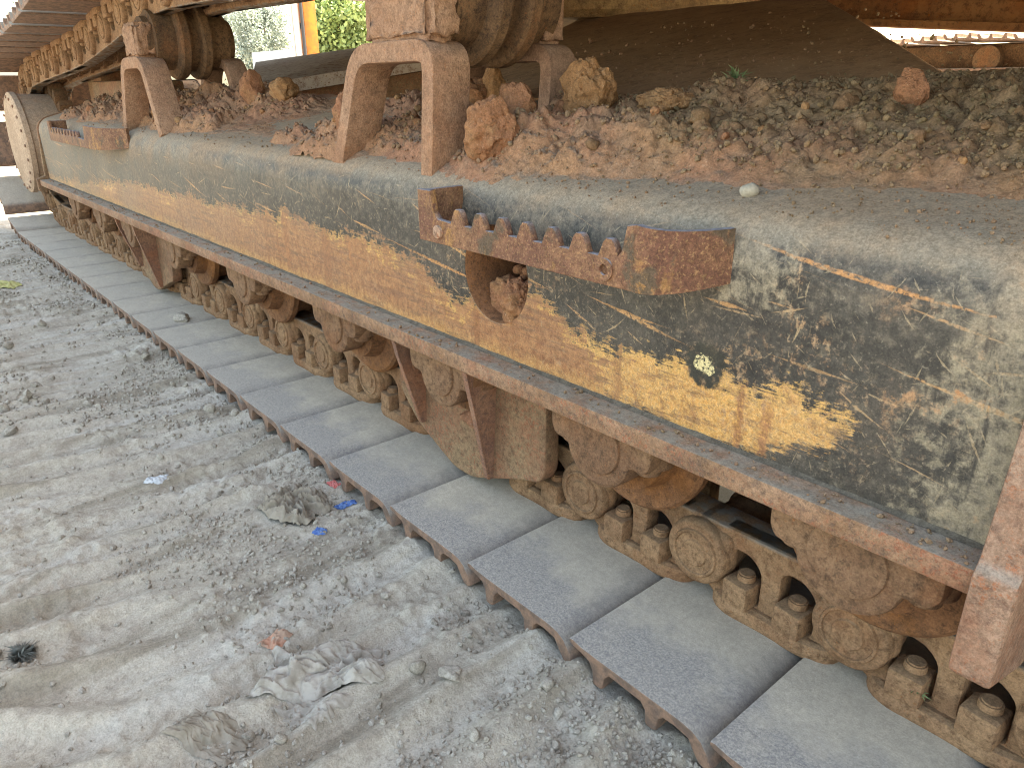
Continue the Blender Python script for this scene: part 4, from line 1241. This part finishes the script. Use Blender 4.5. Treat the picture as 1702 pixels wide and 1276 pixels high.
while cnt < 120:
    x = -.16 - 3.4 * r_.random() ** 1.7; y = r_.uniform(.72, 1.10)
    z, h = heap_z(x, y)
    if h < .014: continue
    if any((x - a) ** 2 + (y - b) ** 2 < (.03) ** 2 for a, b in spots): continue
    spots.append((x, y))
    s = (.0055 + .011 * r_.random() ** 3.2) * (1 + .22 * min(-x, 3))
    me = var[r_.integers(10)]
    me2 = me
    o = bpy.data.objects.new("dirt_clod", me2); col.objects.link(o)
    if len(me2.materials) == 0: me2.materials.append(M['clod'])
    o.location = (x, y, z + s * .1); o.scale = (s, s, s * r_.uniform(.8, 1.2)); o.rotation_euler = (r_.uniform(-.6, .6), r_.uniform(-.6, .6), r_.uniform(0, 6.3))
    for sl in o.material_slots: sl.link = 'OBJECT'
    o.material_slots[0].material = M['clod_grey'] if (x > -.75 and r_.random() < .7) else (M['clod_orange'] if r_.random() < .25 else M['clod'])
    tone = {'grey_brown_clod': 'grey-brown', 'orange_clay_clod': 'orange-brown', 'dried_clay_clod': 'reddish'}[o.material_slots[0].material.name]
    zone = ("beyond the farther arch bracket" if x < -2.7 else "under the farther carrier roller" if x < -2.0 else "between the two arch brackets" if x < -1.36
            else "around the nearer arch bracket" if x < -.95 else "on the heap above the toothed step" if x < -.5 else "towards the right end of the heap")
    size_word = "thumbnail-sized" if s < .008 * (1 + .22 * min(-x, 3)) else "larger rough"
    tag(o, f"{size_word} {tone} clay clod lying {zone}", "dirt clod", GRP)
    cnt += 1
clod("pebble", "smooth pale round pebble on the dusty frame bend right of the step", on_heap(-.462, .735, .004), .0105, 3, 501, M['pebble'], rough=.1, cuts=2, fine=.02, crumb=0, cat="pebble")
# mud fallen behind the guard ribs and small clods in the hole
clod("mud_lump", "caked mud lump beside the left rib of the nearer roller guard", (-1.085, .690, .205), .030, 4, 520, M['clod'], squash=(.7, .6, 1.4), crumb=.14, cat="mud")
clod("mud_lump", "crumbly mud lump under the roller collar on the nearer guard", (-.925, .700, .135), .026, 4, 521, M['clod'], squash=(1.4, .5, .6), crumb=.14, cat="mud")
for i, (dx, dz, s) in enumerate(((-.012, .012, .010), (.002, .004, .008), (.012, .014, .011), (.02, .0, .007))):
    clod("dirt_clod", "little round clod sitting inside the hole in the frame", (HX + dx - .01, .735, HZ - .018 + dz), s, 2, 530 + i, M['clod'], group="little clods inside the frame hole", rough=.15, cuts=3, crumb=0)
# back of the pocket
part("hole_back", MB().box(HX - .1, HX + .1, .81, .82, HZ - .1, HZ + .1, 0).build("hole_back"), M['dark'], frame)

# ================================================================== GROUND: gravel, stones, litter
def gz(x, y): return float(ground_h(np.array([x]), np.array([y]))[0])
r_ = np.random.default_rng(31)
N = 34000
gxs = -.28 - 4.2 * r_.random(N * 4) ** 2.1; gys = -.12 + .70 * r_.random(N * 4)
dens = sstep(-.10, .45, fbm(gxs * 3.2 + 3, gys * 4.2 + 8, 1.1, 3)) * .9 + .07
dens = np.maximum(dens, .85 * sstep(.43, .53, gys) * sstep(-.35, .2, fbm(gxs * 5, gys * 5, 6.6, 2)))
_rd, _am = ridge_phase(gxs, gys)
dens = dens * (1.25 - .95 * sstep(.25, .8, _rd) * _am)
k = r_.random(N * 4) < dens
gxs, gys = gxs[k][:N], gys[k][:N]
gs = (.0008 + .0044 * r_.random(len(gxs)) ** 5.0) * np.clip(.8 + .25 * -gxs, 1, 2.2)
gzs = ground_h(gxs, gys)
ok = gys < .56
gxs, gys, gs, gzs = gxs[ok], gys[ok], gs[ok], gzs[ok]
gm = scatter_mesh(np.stack([gxs, gys, gzs + gs * .25], 1), gs, .0032, 18, 13)
go = link_obj("gravel", smooth(gm, 30), M['stone']); tag(go, "fine grey gravel and grit scattered over the ground", "gravel", None, "stuff")
svar = [smooth(tri_mesh(*clod_verts(2, 600 + i, .3, 9, .05, (1, .8, .65)), "stone"), 35) for i in range(12)]
for m_ in svar: m_.materials.append(M['stone'])
cnt = 0
while cnt < 130:
    x = -.34 - 2.6 * r_.random() ** 1.9; y = r_.uniform(-.05, .545)
    if fbm(np.array([x * 3.2 + 3]), np.array([y * 4.2 + 8]), 1.1, 3)[0] < -.05 and y < .44: continue
    s = (.0055 + .0075 * r_.random() ** 2.5) * min(1.8, .8 + .3 * -x)
    o = bpy.data.objects.new("stone", svar[r_.integers(12)]); col.objects.link(o)
    o.location = (x, y, gz(x, y) + s * .3); o.scale = (s, s, s); o.rotation_euler = tuple(r_.uniform(0, 6.3, 3))
    zone = "close along the track shoe edge" if y > .43 else "far along the open ground" if x < -1.5 else "at the left side of the near ground" if y < .12 else "in the middle of the near ground"
    tag(o, f"{'larger' if s > .0095 else 'small'} angular grey stone lying loose {zone}", "stone", "loose stones on the ground")
    cnt += 1
clod("stone", "largest flat grey stone in the gravel patch below the track shoes", (-.625, .425, gz(-.625, .425) + .006), .017, 4, 701, M['stone'], squash=(1.1, .8, .5), cuts=11, crumb=0, cat="stone")
clod("stone", "dark upright chip of stone in the middle of the gravel patch", (-.665, .400, gz(-.665, .400) + .007), .014, 3, 702, M['stone'], squash=(.6, .9, .9), cuts=12, crumb=0, cat="stone")

def crumple(name, label, x, y, lx, ly, h, seed, mat, cat, rotz=0, n=70, freq=3.0, edge=.25, sharp=1.0):
    """crumpled sheet lying on the ground"""
    u = np.linspace(-1, 1, n); U, V_ = np.meshgrid(u, u)
    ang = np.arctan2(V_, U)
    rad = 1 + edge * fbm(np.cos(ang) * 1.6 + seed, np.sin(ang) * 1.6, seed, 3)
    Xl, Yl = U * lx * rad + .12 * lx * fbm(U * 2 + seed, V_ * 2, 4.4, 2), V_ * ly * rad + .12 * ly * fbm(U * 2, V_ * 2 + seed, 7.4, 2)
    rr = np.maximum(np.abs(U), np.abs(V_))
    wu = U + .55 * fbm(U * 1.3 + seed, V_ * 1.3, 3.3, 2); wv = V_ + .55 * fbm(U * 1.3, V_ * 1.3 + seed, 6.3, 2)
    fold = 1 - 2 * np.abs(perlin(wu * freq * .55 + seed, wv * freq * .2, seed))
    fold2 = 1 - 2 * np.abs(perlin(wu * freq * .35 + seed, wv * freq * .8 + 4, seed + 2))
    Zl = h * (.35 + .65 * fold + .35 * fold2 + .22 * fbm(wu * freq * 2, wv * freq * 2, seed, 3)) * (1 - .75 * rr ** 4)
    Zl = np.maximum(Zl, .0004) - .002 * (fbm(U * 3 + seed, V_ * 3, 1.1, 2) > .35)
    c_, s_ = math.cos(rotz), math.sin(rotz)
    Xw, Yw = x + c_ * Xl - s_ * Yl, y + s_ * Xl + c_ * Yl
    Zw = ground_h(Xw, Yw) + Zl
    z0 = gz(x, y)
    me = grid_mesh(Xw - x, Yw - y, Zw - z0, name)
    o = link_obj(name, me, mat, None, (x, y, z0)); tag(o, label, cat)
    return o
crumple("rag", "torn grey rag half buried in the dust below the orange scrap", -.745, .305, .075, .040, .022, 3.3, M['cloth'], "rag", .9, freq=4.5)
crumple("rag", "flat stiff flap of dirty cloth next to the torn grey rag", -.705, .270, .036, .026, .006, 8.3, M['cloth'], "rag", .3, freq=2.0)
crumple("rag", "crumpled dirt-caked cloth lump near the blue scraps", -1.145, .458, .060, .045, .026, 5.9, M['rag_dark'], "rag", .3, freq=5.0)
crumple("cloth_scrap", "curled dusty sheet of cloth at the lower left of the ground", -.745, .155, .046, .026, .009, 12.1, M['rag_dark'], "cloth", .5, freq=2.0)
crumple("plastic_scrap", "bright blue plastic scrap touching the track shoe edge", -1.105, .538, .019, .007, .007, 2.2, M['blue'], "plastic scrap", 1.25, n=26)
crumple("plastic_scrap", "small blue plastic scrap out on the open dirt", -1.045, .457, .011, .008, .005, 6.2, M['blue'], "plastic scrap", .5, n=26)
crumple("plastic_scrap", "faded red plastic scrap beside the blue one at the shoe edge", -1.165, .547, .012, .009, .006, 9.2, M['pink'], "plastic scrap", .2, n=26)
crumple("paper_scrap", "faded orange scrap above the torn grey rag", -.838, .283, .018, .016, .006, 4.7, M['tan'], "scrap", .4, n=30, edge=.08, freq=1.6)
crumple("leaf", "yellow-green dry leaf at the far left of the ground", -3.44, .350, .05, .03, .016, 1.7, M['leaf'], "leaf", .8, n=24, freq=1.5)
crumple("plastic_scrap", "pale torn plastic bag scrap on the dirt left of the cloth lump", -1.42, .30, .020, .014, .005, 14.7, M['bag'], "plastic scrap", .8, n=26)

def tuft(name, label, loc, n, ln, mat, seed, spread=1.0):
    r0 = np.random.default_rng(seed); mb = MB()
    for i in range(n):
        d = Vector((r0.normal() * spread, r0.normal() * spread, abs(r0.normal()) * .7 + .2)).normalized()
        s = d.orthogonal().normalized() * .0008
        l = ln * r0.uniform(.5, 1); bend = Vector((r0.normal(), r0.normal(), -.3)) * l * .25
        p0, p1, p2 = Vector((0, 0, 0)), d * l * .5, d * l + bend
        k = Vector(r0.normal(size=3)) * ln * .12
        mb.add([p0 + k - s, p0 + k + s, p1 + k + s * 1.6, p1 + k - s * 1.6, p2 + k], [(0, 1, 2, 3), (3, 2, 4)])
    me = mb.build(name, None)
    o = link_obj(name, me, mat, None, loc); tag(o, label, "plant"); return o
tuft("grass_sprig", "dried green sprig caught beside a nut on the nearest chain link", (-.196, .752, .040), 46, .020, M['sprig'], 1)
tuft("fibre_tuft", "dark tuft of matted fibre at the left edge of the ground", (-1.04, .014, gz(-1.04, .014) + .004), 700, .020, M['black'], 5, 2.2)
tuft("weed", "tiny grey-green weed growing in the dirt heap", on_heap(-.70, 1.04, .004), 60, .026, M['sprig'], 2)
tuft("grass_sprig", "wisp of green grass inside the link next to the nearest", (-.345, .765, .040), 14, .012, M['sprig'], 3)

# ================================================================== BEYOND THE MACHINE
def tree(label, x, y, h, cr, seed, leaf_c, n=4200):
    root = empty("tree", (x, y, 0)); tag(root, label, "tree", None)
    mb = MB(); r0 = np.random.default_rng(seed)
    mb.lathe([(0, .30), (h * .25, .22), (h * .6, .10), (h * .85, .03)], 10, Matrix.Rotation(PI / 2, 4, 'X'))
    for i in range(9):
        a = r0.uniform(0, 6.28); z0 = h * r0.uniform(.3, .6)
        R_ = T(0, 0, z0) @ Matrix.Rotation(a, 4, 'Z') @ Matrix.Rotation(r0.uniform(.5, 1.0), 4, 'Y') @ Matrix.Rotation(PI / 2, 4, 'X')
        mb.lathe([(0, .10), (cr * .8, .02)], 6, R_)
    me = mb.build("trunk")
    t_ = link_obj("trunk", me, M['guard'], root)
    cl = r0.normal(size=(34, 3)); cl /= np.linalg.norm(cl, axis=1)[:, None]
    cl = cl * (cr * r0.uniform(.35, 1, 34))[:, None] * np.array([1, 1, .85]) + np.array([0, 0, h * .66])
    P_ = cl[r0.integers(34, size=n)] + r0.normal(size=(n, 3)) * cr * .17
    V = np.empty((n, 4, 3)); s = r0.uniform(.07, .16, n)
    for i in range(n):
        R_ = rand_rot(r0); a, b = R_[0] * s[i], R_[1] * s[i] * .6
        V[i] = P_[i] + np.array([-a, -b, a, b])
    me = tri_mesh(V.reshape(-1, 3), np.arange(n * 4).reshape(-1, 4), "crown")
    t = NT('foliage', .6, .3)
    cc = t.mix(t.ss(t.noise(.8, 3), .4, .6), leaf_c, tuple(c * .55 for c in leaf_c[:3]) + (1,))
    t.out(cc)
    t.b.inputs["Transmission Weight"].default_value = 0.0
    link_obj("crown", me, t.m, root)
tree("broad green tree right of the orange boom in the gap", -35.4, 20, 5.0, 2.2, 5, (.30, .40, .16, 1), 16000)  # leaf colour lightened to paint in haze and overexposure
tree("haze-pale bluish tree seen left of the orange boom", -69.0, 30, 7.2, 3.0, 6, (.38, .45, .40, 1), 14000)  # distance haze put into the pale blue-green leaf colour
tree("grey-green tree at the left border beyond the upper shoes", -40, 10.5, 9.0, 3.0, 8, (.10, .16, .07, 1))

# second machine: only its boom shows in the gap
ob = empty("orange_excavator", (-27.9, 14.0, 0)); tag(ob, "orange excavator standing far off with its boom raised in the gap", "excavator")
def opart(name, me, mat, label=None):
    o = link_obj(name, me, mat, ob); return o
bm_ = MB().mesh(plate_mesh(round_poly([(-.45, .9), (.35, .9), (.38, 3.5), (.2, 5.2), (-.15, 5.2), (-.42, 3.6)], .1), (), .5, .03))
opart("boom", bm_.build("boom"), M['orange'])
opart("boom_cylinder", MB().lathe([(0, .11), (3.6, .11)], 16, T(.10, -.42, 1.0) @ Matrix.Rotation(PI / 2, 4, 'X')).build("boom_cylinder"), M['white_paint'])
opart("boom_bracket", MB().box(-.30, -.05, -.32, -.25, 1.6, 2.1, .02).box(.0, .3, -.30, -.25, 2.6, 2.8, .02).build('boom_bracket'), M['darkrub'])
opart("hose", MB().lathe([(0, .06), (3.6, .06)], 10, T(.42, -.35, 1.0) @ Matrix.Rotation(PI / 2, 4, 'X')).build("hose"), M['darkrub'])
opart("hose", MB().lathe([(0, .05), (3.4, .05)], 10, T(-.38, -.36, 1.0) @ Matrix.Rotation(PI / 2, 4, 'X')).build("hose"), M['white_paint'])
opart("house", MB().box(-2.0, 1.0, .6, 3.2, .95, 1.5, .1).build("house"), M['orange'])
opart("crawler", MB().box(-2.4, 2.0, .4, 1.0, .05, .95, .3, 4).box(-2.4, 2.0, 2.6, 3.2, .05, .95, .3, 4).build("crawler"), M['dark'])
# third machine: its track and sunlit deck show under the far upper run
tb = empty("parked_excavator", (-1.9, 6.2, 0)); tag(tb, "parked excavator whose crawler shows through the slot at upper right", "excavator")
def tpart(name, me, mat, loc=(0, 0, 0), rot=None):
    o = link_obj(name, me, mat, tb, loc, rot); return o
sx = -2.0
while sx < 2.0:
    zz_ = .905 - .03 * abs(math.sin((sx + .3) * 1.6))
    tpart("track_shoe", shoe_me, M['topshoe'], (sx, 0, zz_ + .015), (0, PI, 0)); sx += PITCH
tpart("track_frame", MB().box(-1.9, 1.9, -.05, .14, .10, .90, .03).build("frame"), M['carrier'])
tpart("side_strip", MB().box(-1.9, 1.9, -.16, -.05, .70, .745, .01).build("strip"), M['shoe'])
for rx in (-1.2, -.2, .75):
    tpart("carrier_roller", MB().lathe([(-.14, .05), (-.14, .085), (.14, .085), (.14, .05)], 28).build("carrier_roller"), M['carrier'], (rx, 0, .80))
tpart("deck", MB().box(-1.6, 1.8, .3, 2.6, 1.25, 1.6, .05).build("deck"), M['orange'])
yl = link_obj("yard_wall", MB().box(-66, -58, 27.9, 28.3, 0, 3.3, .02).build("yard_wall"), M['hill']); tag(yl, "low blue-grey yard wall far behind the trees", "wall")

og = empty("orange_machine", (-16.0, 4.1, 0)); tag(og, "orange machine glimpsed behind the farther carrier roller bracket", "machine")
link_obj("bonnet", MB().box(-.9, .9, -.42, .9, .95, 1.30, .05).build("bonnet"), M['orange'], og)
link_obj("crawler", MB().box(-1.4, 1.3, -.5, .0, .03, .80, .3, 4).build("crawler"), M['dark'], og)
link_obj("crawler", MB().box(-1.4, 1.3, .9, 1.4, .03, .80, .3, 4).build("crawler"), M['dark'], og)
